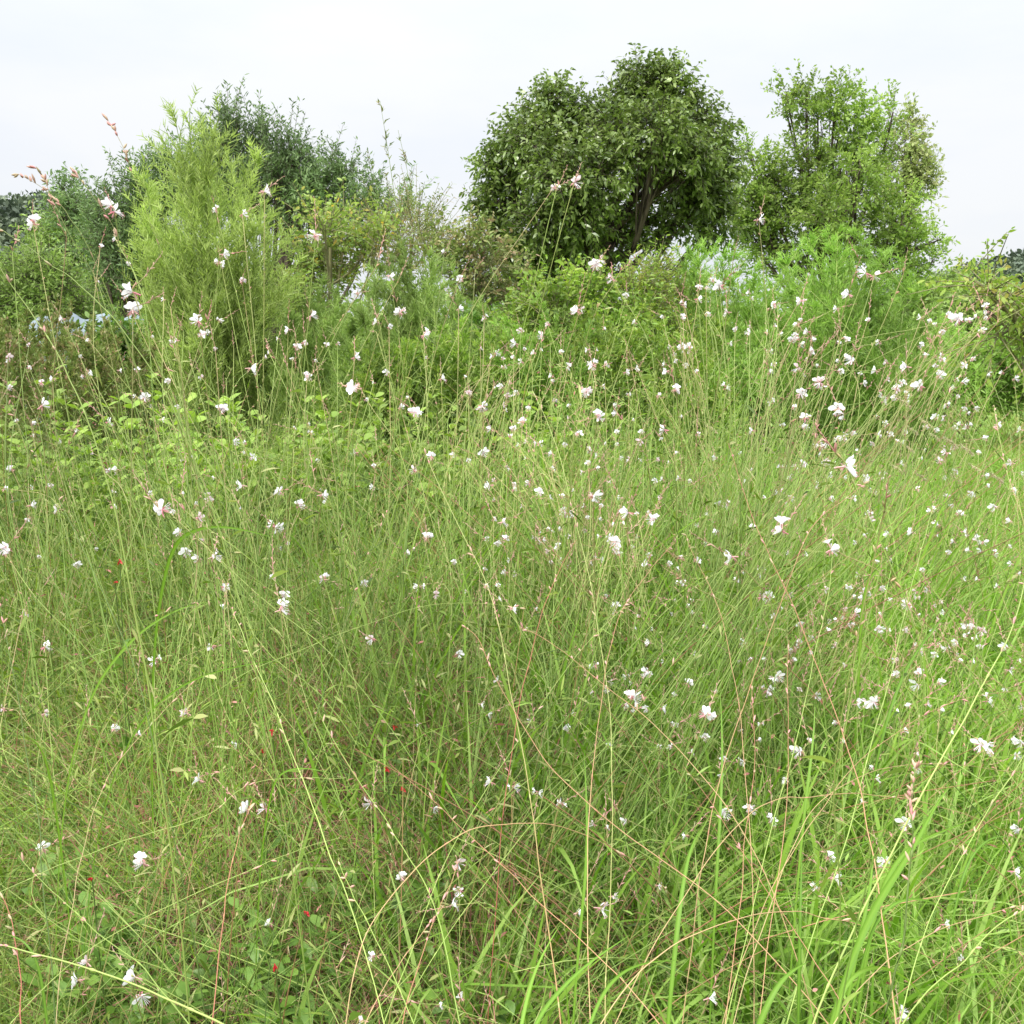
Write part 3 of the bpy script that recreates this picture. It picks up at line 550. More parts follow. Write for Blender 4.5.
# ------------------------------------------------------------------ gaura flowers
def spindle(mb, S, D, L, r, rn, mi=0, sides=4):
    k = 5; t = np.linspace(0, 1, k); n = len(S)
    cur = S[:, None]+D[:, None]*(np.broadcast_to(L, (n,))[:, None]*t)[..., None]
    tubes(mb, cur, np.broadcast_to(r, (n,))[:, None]*np.array([.35, .8, 1, .75, .08])[None], rn, sides, mi)
def flower_mesh(i):
    g = np.random.default_rng(100+i); mb = MB()
    tl = .009
    # tube (calyx)
    cur = np.array([[[0,0,0],[.003,0,.0006],[.006,0,.001],[tl,0,.0012]]]); tubes(mb, cur, np.array([[.0009,.0008,.0009,.0012]]), g.random(1), 5, 1)
    c = cur[0, -1]
    pink = i >= 6
    opened = [1, .9, 1.05, .7, .85, 1., .8, .55, .9, .35][i]
    for a in np.array([-74, -25, 26, 76])*opened + g.normal(size=4)*7:      # petals fan upward
        a = rad(a); cup = g.uniform(.15, .6)
        d = np.array([math.sin(cup)+.15, math.sin(a)*math.cos(cup), math.cos(a)*math.cos(cup)]); d = d/np.linalg.norm(d)
        sd = np.cross(d, [1, 0, 0]); sd = sd/np.linalg.norm(sd); L = g.uniform(.0135, .017)
        t = np.linspace(0, 1, 7); cu = c + d[None]*(L*t)[:, None]; cu[:, 0] += .003*np.sin(t*3)*g.uniform(-1, 1.4); cu[:, 2] -= .003*t**2
        # two half ribbons with a slight fold along the midrib
        wv = np.array([.10, .22, .5, .85, 1., .8, .3])*g.uniform(.0032, .0044)
        nrm = np.cross(sd, d)
        Lh = cu - sd[None]*wv[:, None] + nrm[None]*(wv*.25)[:, None]; Rh = cu + sd[None]*wv[:, None] + nrm[None]*(wv*.25)[:, None]
        v = np.stack([Lh, cu, Rh], 1).reshape(-1, 3); q = np.arange(6)*3
        f = np.concatenate([np.stack([q, q+1, q+4, q+3], -1), np.stack([q+1, q+2, q+5, q+4], -1)])
        mb.add(v, f, np.repeat(np.clip(.12+t*1.5, 0, 1)*g.uniform(.85, 1), 3), 2 if pink else 0)
    # reflexed sepals
    a = np.array([200, 250, 290, 340.])+g.normal(size=4)*10; a = np.radians(a)
    D = unit(np.stack([np.full(4, -.55), np.cos(a), np.sin(a)*.8], -1))
    leaves(mb, np.tile(c, (4, 1)), D, .010, .0022, g.random(4), .2, 1, 4, unit(np.cross(D, [1, 0, 0])))
    # stamens drooping forward
    n = 8; a = np.radians(g.uniform(190, 350, n)); D = unit(np.stack([g.uniform(.5, 1.1, n), np.cos(a)*.6, np.sin(a)*.7], -1))
    st = bez(np.tile(c, (n, 1)), c+D*.007, c+D*.0125+np.array([0, 0, -.0015]), 4)
    tubes(mb, st, np.full((n, 4), .00028), .8, 3, 0)
    spindle(mb, st[:, -1], unit(g.normal(size=(n, 3))), .0022, .0005, g.random(n), 1)
    o = mb.build('flower', ['petal', 'calyx', 'petal_pink']); me = o.data; bpy.data.objects.remove(o); return me
FL = [flower_mesh(i) for i in range(10)]
def bud_mesh(i):
    g = np.random.default_rng(300+i); mb = MB(); n = 4+i
    x = np.linspace(0, .045+.01*i, n); a = np.arange(n)*2.4; S = np.stack([x, np.zeros(n), np.zeros(n)], -1)
    tubes(mb, np.array([[[0,0,0],[x[-1]*.5,0,0],[x[-1],0,0]]]), np.array([[.0009,.0007,.0005]]), g.random(1), 4, 0)
    D = unit(np.stack([np.full(n, .9), np.cos(a)*.6, np.sin(a)*.6], -1))
    spindle(mb, S, D, np.linspace(.016, .006, n), np.linspace(.0019, .0012, n), g.random(n), 0)
    o = mb.build('bud_cluster', ['bud']); me = o.data; bpy.data.objects.remove(o); return me
BD = [bud_mesh(i) for i in range(5)]

crops = {1:(0,60),2:(300,60),3:(684,60),4:(0,380),5:(340,380),6:(684,380),7:(0,684),8:(340,684),9:(684,684)}
raw = {
1:[(345,450,50),(98,487,40),(398,690,62),(797,390,45),(730,460,30),(675,580,35),(665,610,30),(728,662,25),(952,525,45),(598,780,45),(612,825,30),(533,842,22),(935,765,40),(868,807,30),(757,922,45),(493,718,18),(663,782,18),(187,775,22),(302,558,16),(348,538,18),(390,612,15),(267,940,22),(125,968,26),(158,958,22),(25,890,25),(412,930,20),(360,932,18),(505,963,22),(435,1010,35),(895,860,28),(917,848,25),(985,855,18),(1017,852,18),(925,955,28),(650,450,20),(25,985,22),(265,842,14),(293,665,14),(88,858,14),(400,745,55)],
2:[(828,362,45),(765,382,28),(890,610,45),(272,645,32),(172,697,25),(482,655,28),(300,755,35),(478,745,28),(32,765,30),(232,785,30),(268,800,22),(372,825,32),(165,890,35),(262,937,25),(155,985,50),(18,955,25),(80,853,18),(120,850,22),(425,955,32),(555,775,22),(665,812,25),(835,750,40),(942,658,35),(985,705,22),(1010,787,22),(732,828,30),(650,850,35),(590,880,28),(668,905,25),(650,1000,25),(862,998,35),(880,918,30),(918,915,28),(982,937,25),(705,880,20),(785,878,18),(45,525,35),(12,848,25),(915,808,15),(745,795,20),(508,1000,22),(435,575,18),(865,870,22),(912,980,22),(990,1005,18)],
3:[(225,478,38),(550,635,45),(575,645,38),(105,675,38),(42,715,30),(350,722,32),(495,700,38),(130,755,32),(75,765,18),(372,815,25),(247,818,18),(200,802,15),(385,840,22),(493,838,22),(555,780,16),(468,850,16),(508,900,42),(345,922,40),(670,918,38),(828,772,45),(900,812,22),(720,855,22),(588,848,22),(770,945,35),(710,975,40),(410,965,45),(355,1000,40),(127,985,28),(385,880,22),(610,908,20),(575,935,28),(540,970,25),(612,960,22),(37,940,20),(270,740,20),(460,745,28),(640,990,30)],
4:[(125,70,45),(437,52,38),(325,122,32),(672,78,38),(488,115,22),(537,78,18),(705,185,30),(738,187,18),(728,312,42),(842,335,35),(970,340,40),(902,375,32),(92,372,32),(172,387,28),(447,340,20),(478,388,60),(600,410,38),(628,355,28),(830,440,42),(540,455,32),(560,510,42),(597,532,32),(642,525,48),(230,550,28),(20,500,45),(680,620,35),(822,588,24),(975,595,35),(858,640,35),(845,690,50),(663,683,22),(135,798,38),(466,842,35),(635,800,28),(565,998,35),(135,1000,25),(68,702,30),(10,990,28),(325,270,20),(350,265,22),(35,265,25),(12,325,22),(762,230,28),(937,158,18),(928,130,15),(100,322,16),(548,242,14),(522,393,20),(232,150,16),(98,165,16),(342,380,20),(280,220,12),(866,490,14),(610,480,20)],
5:[(225,90,40),(180,78,25),(40,20,40),(430,72,38),(45,215,28),(275,225,32),(345,222,25),(428,212,38),(225,268,32),(100,318,25),(450,312,35),(605,332,35),(490,422,42),(500,475,30),(473,487,25),(437,475,25),(262,470,35),(200,517,22),(70,608,30),(235,617,35),(288,643,32),(518,685,40),(95,775,38),(357,820,32),(478,900,30),(425,972,28),(447,1003,28),(762,343,50),(867,392,52),(838,483,50),(945,420,38),(925,550,35),(778,110,35),(742,32,32),(720,157,28),(905,182,32),(975,145,40),(843,233,20),(835,192,16),(677,192,20),(457,145,28),(498,88,18),(550,120,28),(610,478,24),(345,545,22),(562,183,20),(832,673,28),(932,787,30),(925,875,42),(765,860,32),(812,905,24),(880,955,50),(970,985,35),(925,985,28),(855,975,30),(530,35,25),(645,60,20),(690,75,15),(1012,28,35),(960,45,22),(792,15,22),(835,72,25),(868,38,18),(705,330,14),(670,388,20),(1008,218,18),(512,542,18),(590,685,16),(558,748,14),(385,240,20)],
6:[(350,35,45),(127,18,28),(465,78,48),(365,108,35),(365,138,25),(755,108,25),(853,140,25),(853,98,15),(788,215,25),(772,242,25),(888,217,16),(985,245,30),(760,147,20),(583,158,25),(487,250,84),(367,250,28),(555,295,32),(508,352,28),(318,355,28),(283,337,28),(296,450,55),(440,505,48),(142,525,55),(205,440,25),(615,460,26),(685,455,30),(762,430,26),(568,415,20),(518,487,18),(548,467,18),(935,377,30),(868,340,22),(703,325,25),(650,248,25),(40,540,26),(235,650,40),(260,645,35),(185,520,22),(515,698,35),(675,668,38),(425,628,28),(543,632,26),(590,747,28),(185,785,35),(347,730,26),(390,775,26),(897,750,35),(968,797,30),(710,812,32),(790,808,24),(758,825,26),(637,842,22),(980,870,30),(720,880,38),(768,905,28),(705,915,40),(732,972,28),(680,980,22),(915,962,35),(280,888,42),(250,930,38),(15,910,35),(92,935,28),(397,948,32),(565,965,45),(520,972,32),(70,1005,48),(640,880,26),(325,810,25),(345,800,22),(330,840,20),(70,740,25),(945,130,24),(1015,145,25),(205,150,28),(248,185,20),(130,375,32),(100,455,26),(240,565,20),(160,605,20),(702,705,18),(800,515,18),(945,618,20),(885,597,18),(985,550,20),(735,632,20),(855,465,15),(760,465,15),(350,930,18),(985,500,14),(1005,580,16),(95,232,22),(325,285,16),(570,190,18),(330,175,14),(400,195,20)],
7:[(12,75,25),(343,130,30),(415,147,22),(715,178,32),(598,290,38),(740,372,45),(798,368,48),(128,490,38),(432,532,50),(812,718,28),(265,832,42),(232,890,42),(402,880,60),(425,935,50)],
8:[(237,118,22),(678,127,28),(455,290,40),(527,305,35),(598,325,32),(668,357,36),(92,355,48),(282,372,30),(862,407,30),(765,420,30),(355,535,42),(183,580,32),(360,617,38),(335,665,42),(788,668,55),(822,640,35),(960,603,26),(715,685,30),(100,818,30),(362,945,28),(70,1010,35),(300,965,25),(962,185,18),(993,187,18),(803,430,18),(572,107,16)],
9:[(350,195,48),(62,155,30),(20,203,26),(120,220,24),(182,230,30),(300,285,26),(118,380,48),(200,372,36),(265,408,34),(5,455,26),(895,175,50),(925,205,22),(985,162,30),(1015,172,35),(998,212,28),(578,280,32),(570,250,20),(665,140,20),(700,205,26),(710,255,26),(668,410,48),(598,530,36),(437,515,36),(455,580,50),(400,605,34),(1005,430,32),(995,558,40),(785,718,32),(75,940,45),(650,998,36),(840,825,14),(112,270,18),(540,350,18)]}
targets = []
for c, lst in raw.items():
    ox, oy = crops[c]
    for a, b, s in lst:
        q = (ox+a/3.012, oy+b/3.012, s/3.012)
        if all(abs(q[0]-t[0])+abs(q[1]-t[1]) > 4 for t in targets): targets.append(q)
# the smaller blooms deeper in the bed, right of the middle
for _ in range(130):
    px = 560+R.random()**.8*470; py = 415+R.random()*330
    targets.append((px, py, R.uniform(4.5, 7.5)))
for _ in range(60):
    targets.append((R.uniform(0, 600), R.uniform(330, 560), R.uniform(3.5, 6)))
for _ in range(74):          # drifts of smaller blooms, densest from the centre to the right
    cx_, cy_ = R.uniform(480, 1010), R.uniform(300, 640)
    for _k in range(int(R.integers(2, 6))): targets.append((cx_+R.normal()*13, cy_+R.normal()*11, R.uniform(4.5, 8.5)))

plants = [  # px, py, depth, base shift in x, label
(40,200,1.7,.1,'pale gaura wands leaning over the hill at the far left'),
(133,295,1.55,.1,'gaura with a large bloom in front of the pale blue cover'),
(110,245,2.3,0,'thin gaura with tiny blooms against the dark feathery tree'),
(262,205,1.9,-.12,'gaura with its top bloom beside the lime plume tip'),
(222,262,2.4,0,'gaura with small blooms halfway up the lime plume'),
(200,335,2.0,.05,'gaura with a bloom trio at the base of the lime plume'),
(250,370,1.9,0,'gaura whose spread bloom hangs below the lime plume'),
(310,320,2.3,-.1,'gaura blooming in front of the yellow leafed shrub'),
(312,232,2.1,-.1,'tall gaura topped by a bloom by the yellow leaves'),
(390,275,2.3,-.1,'gaura with a tilted bloom before the middle feathery bush'),
(375,320,2.5,0,'gaura with a row of blooms across the middle feathery bush'),
(455,290,2.6,-.2,'gaura with twin blooms at the right of the middle feathery bush'),
(425,335,2.4,-.15,'gaura with a nodding bloom before the dark gap'),
(350,385,2.4,0,'gaura with a double bloom below the middle feathery bush'),
(565,182,1.9,-.75,'long leaning gaura wand crowned by blooms against the dark round tree'),
(595,265,2.1,-.3,'gaura blooming beside the dark tree trunk'),
(625,290,2.4,-.15,'gaura at the bright gap right of the dark trunk'),
(520,345,2.8,-.1,'gaura among the light green shrub leaves'),
(545,375,3.0,0,'gaura low before the light green shrub'),
(600,370,2.6,0,'gaura with many small blooms below the dark trunk'),
(640,385,2.9,0,'gaura low to the right of the light green shrub'),
(757,220,1.9,-.3,'tall gaura with one bloom beneath the airy tree'),
(712,290,2.2,-.15,'gaura with three blooms before the light feathery bush'),
(735,325,2.8,-.1,'gaura with sparse small blooms before the broad feathery bush'),
(690,370,3.0,0,'gaura in front of the light feathery bush foot'),
(868,275,1.75,-.6,'arching gaura topped by a double bloom before the broad feathery bush'),
(810,325,2.2,-.35,'gaura with pink buds and blooms across the broad feathery bush'),
(958,320,1.85,-.75,'gaura wand reaching far right toward the red tipped shrub'),
(850,365,1.9,-.5,'crowded gaura sprays below the arching wand'),
(905,380,2.0,-.5,'long low gaura spray ending in pink blooms over the lawn'),
(800,388,2.2,-.35,'gaura with ragged white blooms where the long sprays start'),
(45,405,2.2,.1,'gaura with a bright bloom at the left by the seeding weeds'),
(10,470,2.8,0,'gaura with faint blooms at the left margin'),
(140,400,2.5,.1,'gaura with a bloom below the olive weeds'),
(110,440,2.7,0,'gaura with two near blooms among the left leafy plants'),
(235,440,2.6,0,'gaura with pinkish blooms in the leafy row below the plume'),
(35,505,2.4,.05,'gaura with paired small blooms near the left margin'),
(320,490,2.2,.1,'gaura with a line of blooms right of the broad bent blade'),
(245,485,2.1,.1,'gaura with one crisp bloom above the broad bent blade'),
(155,508,1.7,.1,'gaura with the widest bloom left of the broad bent blade'),
(190,550,1.9,.05,'gaura with blooms just under the broad bent blade'),
(213,556,1.65,.08,'gaura with a round white bloom and pink buds'),
(5,548,1.9,.05,'gaura bloom cut by the left edge of the picture'),
(75,565,2.3,0,'gaura with a single small bloom near the left, mid height'),
(280,600,1.7,.08,'gaura with a stacked bloom pair right of the arched blade'),
(325,578,2.1,0,'gaura with a small side bloom right of the stacked pair'),
(415,410,2.4,0,'gaura with a fringed bloom by the yellow green rosette'),
(355,455,2.8,0,'gaura with a low bloom in front of the leafy row'),
(430,455,2.7,0,'gaura with several blooms below the yellow green rosette'),
(482,455,2.4,.1,'gaura with close blooms left of the long yellow stalk top'),
(500,530,2.0,.05,'gaura trio of blooms between the two long yellow stalks'),
(540,490,2.4,.05,'gaura with a bloom beside the second long yellow stalk'),
(425,535,2.3,0,'gaura with pink tinted bloom left of the long yellow stalk'),
(428,588,2.2,0,'gaura with two blooms midway left of the first yellow stalk'),
(372,640,2.2,0,'gaura with a star bloom in the open left centre'),
(515,608,1.8,0,'gaura with a faded bloom on the first yellow stalk'),
(460,655,2.1,0,'gaura with a bloom beside the tan bent stalk'),
(488,705,1.9,0,'gaura with twin low blooms left of the crossing stalks'),
(592,410,2.8,0,'gaura with blooms where the second yellow stalk begins'),
(640,435,2.7,0,'gaura with blooms and orange specks in the centre back'),
(592,495,2.2,0,'gaura with a wide pink white bloom right of the second yellow stalk'),
(628,515,2.0,0,'gaura with a large fringed bloom in the centre'),
(618,542,2.0,0,'gaura with a ragged double bloom in the centre'),
(650,560,2.3,0,'gaura with small blooms beside the orange bent stalk top'),
(725,440,2.4,0,'gaura at the top of the tall orange stalk'),
(760,470,3.4,0,'gaura group of small blooms behind the big blurred bloom'),
(843,462,1.08,-.1,'gaura with the single largest bloom, pink streaked'),
(810,440,2.8,0,'gaura with blooms left of the largest bloom'),
(880,430,3.2,0,'gaura among the foxtails at the back right'),
(940,430,3.3,0,'gaura with blooms before the far lawn'),
(1005,430,2.7,.05,'gaura beside the reddish upright bud stem at right'),
(782,530,1.9,0,'gaura with a large bloom left of the crossing orange stalks'),
(830,545,1.9,0,'gaura with a large bloom right of the crossing orange stalks'),
(731,552,1.8,0,'gaura with a wide cluster left of the orange crossing'),
(700,560,2.6,0,'gaura with a small bloom by the leftmost orange stalk'),
(895,525,3.0,0,'gaura with scattered blooms in the bright right grass'),
(935,505,2.9,0,'gaura with fine blooms in the upper right grass'),
(990,540,3.3,0,'gaura with dim blooms near the right edge, upper meadow'),
(765,595,2.0,0,'gaura with a paired bloom just below the orange crossing'),
(855,610,2.1,0,'gaura with a flat bloom in the right middle grass'),
(908,603,2.0,0,'gaura with a fluffy bloom left of the thick green stalk'),
(975,620,2.2,0,'gaura with blooms behind the thick green stalk'),
(1000,660,2.2,0,'gaura at the right edge beside the thick green stalk'),
(615,670,1.9,0,'gaura with blooms on the lower orange stalk'),
(640,700,1.75,0,'gaura with a dense bloom bunch right of the second yellow stalk'),
(660,650,2.3,0,'gaura with small blooms above the dense bunch'),
(700,700,1.8,0,'gaura with a clear four petal bloom left of the tall orange stalk'),
(770,680,1.8,0,'gaura with two open blooms right of the tall orange stalk'),
(800,650,2.1,0,'gaura with small blooms hugging the tall orange stalk'),
(870,700,1.7,0,'gaura with a split bloom in the right foreground'),
(922,680,1.8,0,'gaura with a pink hearted cluster in the right foreground'),
(985,700,1.9,0,'gaura with a fringed bloom low at the right edge'),
(45,645,1.9,0,'gaura with a slanted bloom left of the arched blade'),
(155,662,1.9,0,'gaura with a starry bloom under the arched blade'),
(212,645,2.2,0,'gaura with a faint bloom inside the arched blade'),
(30,712,2.0,0,'gaura with low blooms near the left edge'),
(187,712,1.8,0,'gaura with a bloom left of the red salvia'),
(115,728,1.9,0,'gaura with a bloom beside the tan straight stalk'),
(237,745,1.7,0,'gaura with a pink tubed bloom above the red salvia'),
(200,782,1.6,0,'gaura with an upright bloom left of the twin blooms'),
(258,807,1.45,0,'gaura with twin blooms side by side in the left foreground'),
(42,848,1.6,0,'gaura with a bluish white bloom above the green stalk'),
(145,860,1.4,0,'gaura with a three petal bloom and red calyx'),
(82,970,1.3,0,'gaura with two blooms left of the bottom bloom'),
(136,985,1.25,0,'gaura with the drooping bloom at the bottom left'),
(270,922,1.5,0,'gaura with one wilted bloom on a thin tan stem'),
(368,802,1.5,0,'gaura with a hanging white petal near the orange arch'),
(433,805,1.9,0,'gaura with a small bloom above the orange arch'),
(500,785,1.7,0,'gaura with three blooms in a row over the orange arch'),
(560,800,1.75,0,'gaura with a bloom touching the first yellow stalk'),
(458,865,1.5,0,'gaura with ragged blooms inside the orange arch'),
(450,900,1.45,0,'gaura with a pink closed bloom inside the orange arch'),
(400,880,1.6,0,'gaura with a small bloom on the left leg of the orange arch'),
(373,955,1.5,0,'gaura with a tiny bloom outside the orange arch, low'),
(600,905,1.35,0,'gaura with a drooping pair at the bottom centre'),
(660,885,1.6,0,'gaura with a lone small bloom right of the drooping pair'),
(460,1000,1.4,0,'gaura with a bloom by the bottom edge, centre'),
(362,1018,1.3,0,'gaura bloom cut by the bottom edge'),
(610,822,1.8,0,'gaura with two blooms beside the second yellow stalk'),
(724,812,1.55,0,'gaura with a wide bloom and a side bloom by the orange stalk'),
(800,750,1.6,0,'gaura with a wide rosy bloom in the lower right grass'),
(715,755,1.8,0,'gaura with several blooms left of the wide rosy bloom'),
(780,778,1.9,0,'gaura with a neat bloom under the wide rosy bloom'),
(905,822,1.5,0,'gaura with a clean white bloom by the dark seed stalk'),
(875,778,1.8,0,'gaura with a bloom pair above the dark seed stalk'),
(832,870,1.4,0,'gaura with a three bloom cluster left of the broad blade'),
(882,860,1.5,0,'gaura with a sideways bloom crossing the broad blade'),
(984,745,1.6,0,'gaura with a cluster low at the right edge'),
(1015,870,1.4,0,'gaura with blooms cut by the lower right edge'),
(945,922,1.5,0,'gaura with a dull closed bloom in the lower right'),
(708,996,1.3,0,'gaura with a white bloom at the bottom right of centre'),
(900,1016,1.3,0,'gaura with a faded bloom at the bottom edge, right'),
(690,620,2.4,0,'gaura with sparse tiny blooms in the central grass'),
(560,580,2.6,0,'gaura with thin stems and tiny blooms between the yellow stalks'),
(580,340,3.0,0,'gaura half hidden in the light green shrub'),
(880,470,3.6,0,'gaura with tiny blooms behind the largest bloom'),
]
PA = np.array([p[:3] for p in plants], float)
assign = [[] for _ in plants]
def tan_dn(px, py): return -(P(px, py, 1.)[2]-H)
def ymax(px, py):          # the farthest a bloom can stand and still clear the meadow canopy
    td = tan_dn(px, py)
    if td < .02: return 9.
    y1 = (H-.33+.28*1.2-.05)/(.28+td)
    cap = 1.05-.20/(1+math.exp(-((px-512)/F-.27)*18)); yc = (cap-.33)/.28+1.2
    return y1 if y1 < yc else (H-cap)/td
for px, py, s in targets:
    Ys = .0285*F/s
    Ys = min(Ys, ymax(px, py))
    cost = ((PA[:, 0]-px)/45)**2+((PA[:, 1]-py)/45)**2+(2.2*np.log(Ys/PA[:, 2]))**2
    assign[int(cost.argmin())].append((px, py, s, Ys))
def rot_to(d, roll):
    q = Vector((1, 0, 0)).rotation_difference(Vector(d)); return (q.to_matrix() @ Matrix.Rotation(roll, 3, 'X')).to_4x4()
nfl = 0
for (ppx, ppy, pY, bdx, lab), fl in zip(plants, assign):
    if not fl: fl = [(ppx, ppy, 9., pY)]
    if len(lab.split()) < 4: lab = lab
    g0 = G(ppx, pY); base = g0 + np.array([bdx*1.0 + R.normal()*.2, R.uniform(-.05, .12), 0]); base[2] = ground_z(base[0], base[1])
    root = thing('gaura_plant', base, lab, 'flower', 'white gaura plants growing through the meadow')
    pts = []
    for px, py, s, Ys in fl:
        Yf = min(max(Ys, pY-.5), pY+.6, ymax(px, py))
        pts.append((P(px, py, Yf), s, True))
    for _ in range(max(1, min(7, len(fl)//2))):       # budding side wands without an open bloom
        t, s, _f = pts[R.integers(0, len(fl))]
        pts.append((t+np.array([R.normal()*.09, R.normal()*.08, -abs(R.normal())*.07]), 0, False))
    for t, s, has in pts:
        dist = np.linalg.norm(t-np.array([0, 0, H]))
        b0 = base+np.array([R.normal()*.15, R.normal()*.12, 0]); v = t-b0
        L = np.linalg.norm(v)
        side = np.array([v[0], v[1], 0])
        c1 = b0+np.array([0, 0, 1])*L*.3+side*.15+R.normal(size=3)*.03; c2 = b0+v*.72+np.array([0, 0, 1])*L*R.uniform(-.05, .15)+R.normal(size=3)*.055
        cc = catmull([b0, b0*.5+c1*.5+np.array([0,0,-.02]), c1*.45+c2*.55, c2, t], 5)
        tang = unit(cc[-1]-cc[-4]); th = tang*.8+np.array([0, 0, .1])+R.normal(size=3)*.45; th = unit(th)
        ext = cc[-1]+np.outer(np.linspace(0, 1, 4)[1:], th)*R.uniform(.008, .03)
        cc = np.vstack([cc, ext]); k = len(cc)
        rr = np.linspace(.0012, .00055, k)*max(1., min(1.5, dist/2.2))
        sm = MB(); rb = R.uniform(-.1, .25)
        tubes(sm, cc[None], rr[None], (np.linspace(0, .75, k)+rb)[None], 4)
        # capsules strung along the upper stem
        nc = R.integers(3, 9); tt = R.uniform(.62, .93, nc)*(k-1); i0 = tt.astype(int)
        S = cc[i0]+(cc[np.minimum(i0+1, k-1)]-cc[i0])*(tt-i0)[:, None]; D = unit(unit(cc[np.minimum(i0+1, k-1)]-cc[i0])*.8+R.normal(size=(nc, 3))*.4)
        spindle(sm, S, D, R.uniform(.006, .011, nc), .0014, R.random(nc), 1)
        # a few slim leaves on the lower stem
        nl = R.integers(3, 8); tt = R.uniform(.15, .7, nl)*(k-1); i0 = tt.astype(int); S = cc[i0]
        leaves(sm, S, unit(R.normal(size=(nl, 3))+np.array([0, 0, .5])), R.uniform(.02, .05, nl), R.uniform(.004, .008, nl), R.random(nl), .3, 2, 4)
        so = sm.build('stem', ['stem_gaura', 'capsule', 'grass_mix'], root, loc=base)
        o = bpy.data.objects.new('bud_cluster', BD[R.integers(0, 5)]); C.objects.link(o); o.parent = root
        m = Matrix.Translation(Vector(cc[-1]-base)) @ rot_to(unit(th+np.array([0, 0, .2])), R.uniform(0, 6.28)) @ Matrix.Scale(R.uniform(.45, .9)*(1 if dist < 3 else .8), 4)
        o.matrix_local = m
        if has:
            nfl += 1
            az = R.uniform(0, 2*math.pi) if R.random() < .4 else R.choice([0, math.pi])+R.normal()*.8
            d = unit(np.array([math.cos(az), math.sin(az)*.8-.25, R.uniform(-.15, .35)]))
            sc = np.clip(s*dist/F/.0255, .55, 1.3)
            mt = rot_to(d, 0)
            # keep petals fanning upward: build basis
            X = Vector(d).normalized(); Z = (Vector((0, 0, 1))-X*X.z).normalized(); Yv = Z.cross(X)
            Mx = Matrix((X, Yv, Z)).transposed().to_4x4() @ Matrix.Rotation(R.normal()*.5, 4, 'X')
            vi = int(R.choice(10, p=[.17,.15,.14,.1,.12,.12,.06,.05,.05,.04]))
            o = bpy.data.objects.new('flower', FL[vi]); C.objects.link(o); o.parent = root
            off = Mx.to_3x3() @ Vector((.010*sc, 0, .005*sc))
            o.matrix_local = Matrix.Translation(Vector(t-base)-off) @ Mx @ Matrix.Scale(sc, 4)
            if R.random() < (.28 if s > 9 else .15):      # a second bloom opening at the same tip
                d2 = unit(d*np.array([-.4, .6, .6])+R.normal(size=3)*.5); X = Vector(d2).normalized(); Z = (Vector((0, 0, 1))-X*X.z).normalized(); Yv = Z.cross(X)
                Mx = Matrix((X, Yv, Z)).transposed().to_4x4(); o2 = bpy.data.objects.new('flower', FL[int(R.integers(0, 10))]); C.objects.link(o2); o2.parent = root
                o2.matrix_local = Matrix.Translation(Vector(cc[-4]-base)) @ Mx @ Matrix.Scale(sc*R.uniform(.6, .9), 4)
print('flowers', nfl, 'targets', len(targets))

# ------------------------------------------------------------------ single stalks and broad blades
def stalk(name, label, cat, poly, Y0, Y1, mat, r, r2=None, rn=(0, 1), seed=None, group=None, heads=0, ground='end'):
    """poly: image points tip first, rooted at the last; Y0 tip depth, Y1 root-side depth"""
    n = len(poly); pts = [P(a, b, Y0+(Y1-Y0)*i/(n-1)) for i, (a, b) in enumerate(poly)]
    last = pts[-1]; dr = last-pts[-2]; dz = max(.05, last[2])
    dh = dr/np.linalg.norm(dr); sl = min(.9, np.linalg.norm(dh[:2])/max(.25, -dh[2])) if dh[2] < 0 else .2
    if last[2] > .03:
        d_ = dh if dh[2] < .05 else unit(dh*np.array([1, 1, -.2])); c_ = last+d_*min(.3, dz*.5); e = c_+np.array([d_[0]*.05, d_[1]*.05, 0]); e[2] = 0
        pts += list(bez(last[None], c_[None], e[None], 5)[0, 1:])
    pts = pts[::-1]; cc = smooth(catmull(pts, 7), 16); k = len(cc); wb = np.cumsum(R.normal(size=(k, 3))*.0011, 0); wb -= np.linspace(0, 1, k)[:, None]*wb[-1]; cc = cc+smooth(wb, 2); cc[:, 2] = np.maximum(cc[:, 2], 0); base = cc[0]
    root = thing(name, base, label, cat, group); sm = MB()
    tubes(sm, cc[None], np.linspace(r, r2 or r*.5, k)[None], np.linspace(rn[0], rn[1], k)[None], 6)
    nn = 4
    for i in range(1, nn+1):           # slight nodes
        j = int(i*k/(nn+1.3)); spindle(sm, cc[j][None], unit(cc[j+1]-cc[j])[None], .012, r*1.25, np.array([rn[1]]), 0, 6)
    sm.build('stem', mat, root, loc=base)
    heads = max(heads, 5)
    if heads:
        hm = MB(); nh = heads; tt = (k-1)*(1-R.random(nh)**1.5*.28); i0 = np.minimum(tt.astype(int), k-2)
        S = cc[i0]+(cc[i0+1]-cc[i0])*(tt-i0)[:, None]; D = unit(unit(cc[i0+1]-cc[i0])+R.normal(size=(nh, 3))*.45)
        spindle(hm, S, D, R.uniform(.007, .014, nh), .0018, R.random(nh), 0); hm.build('bud_cluster', 'bud', root, loc=base)
    return root
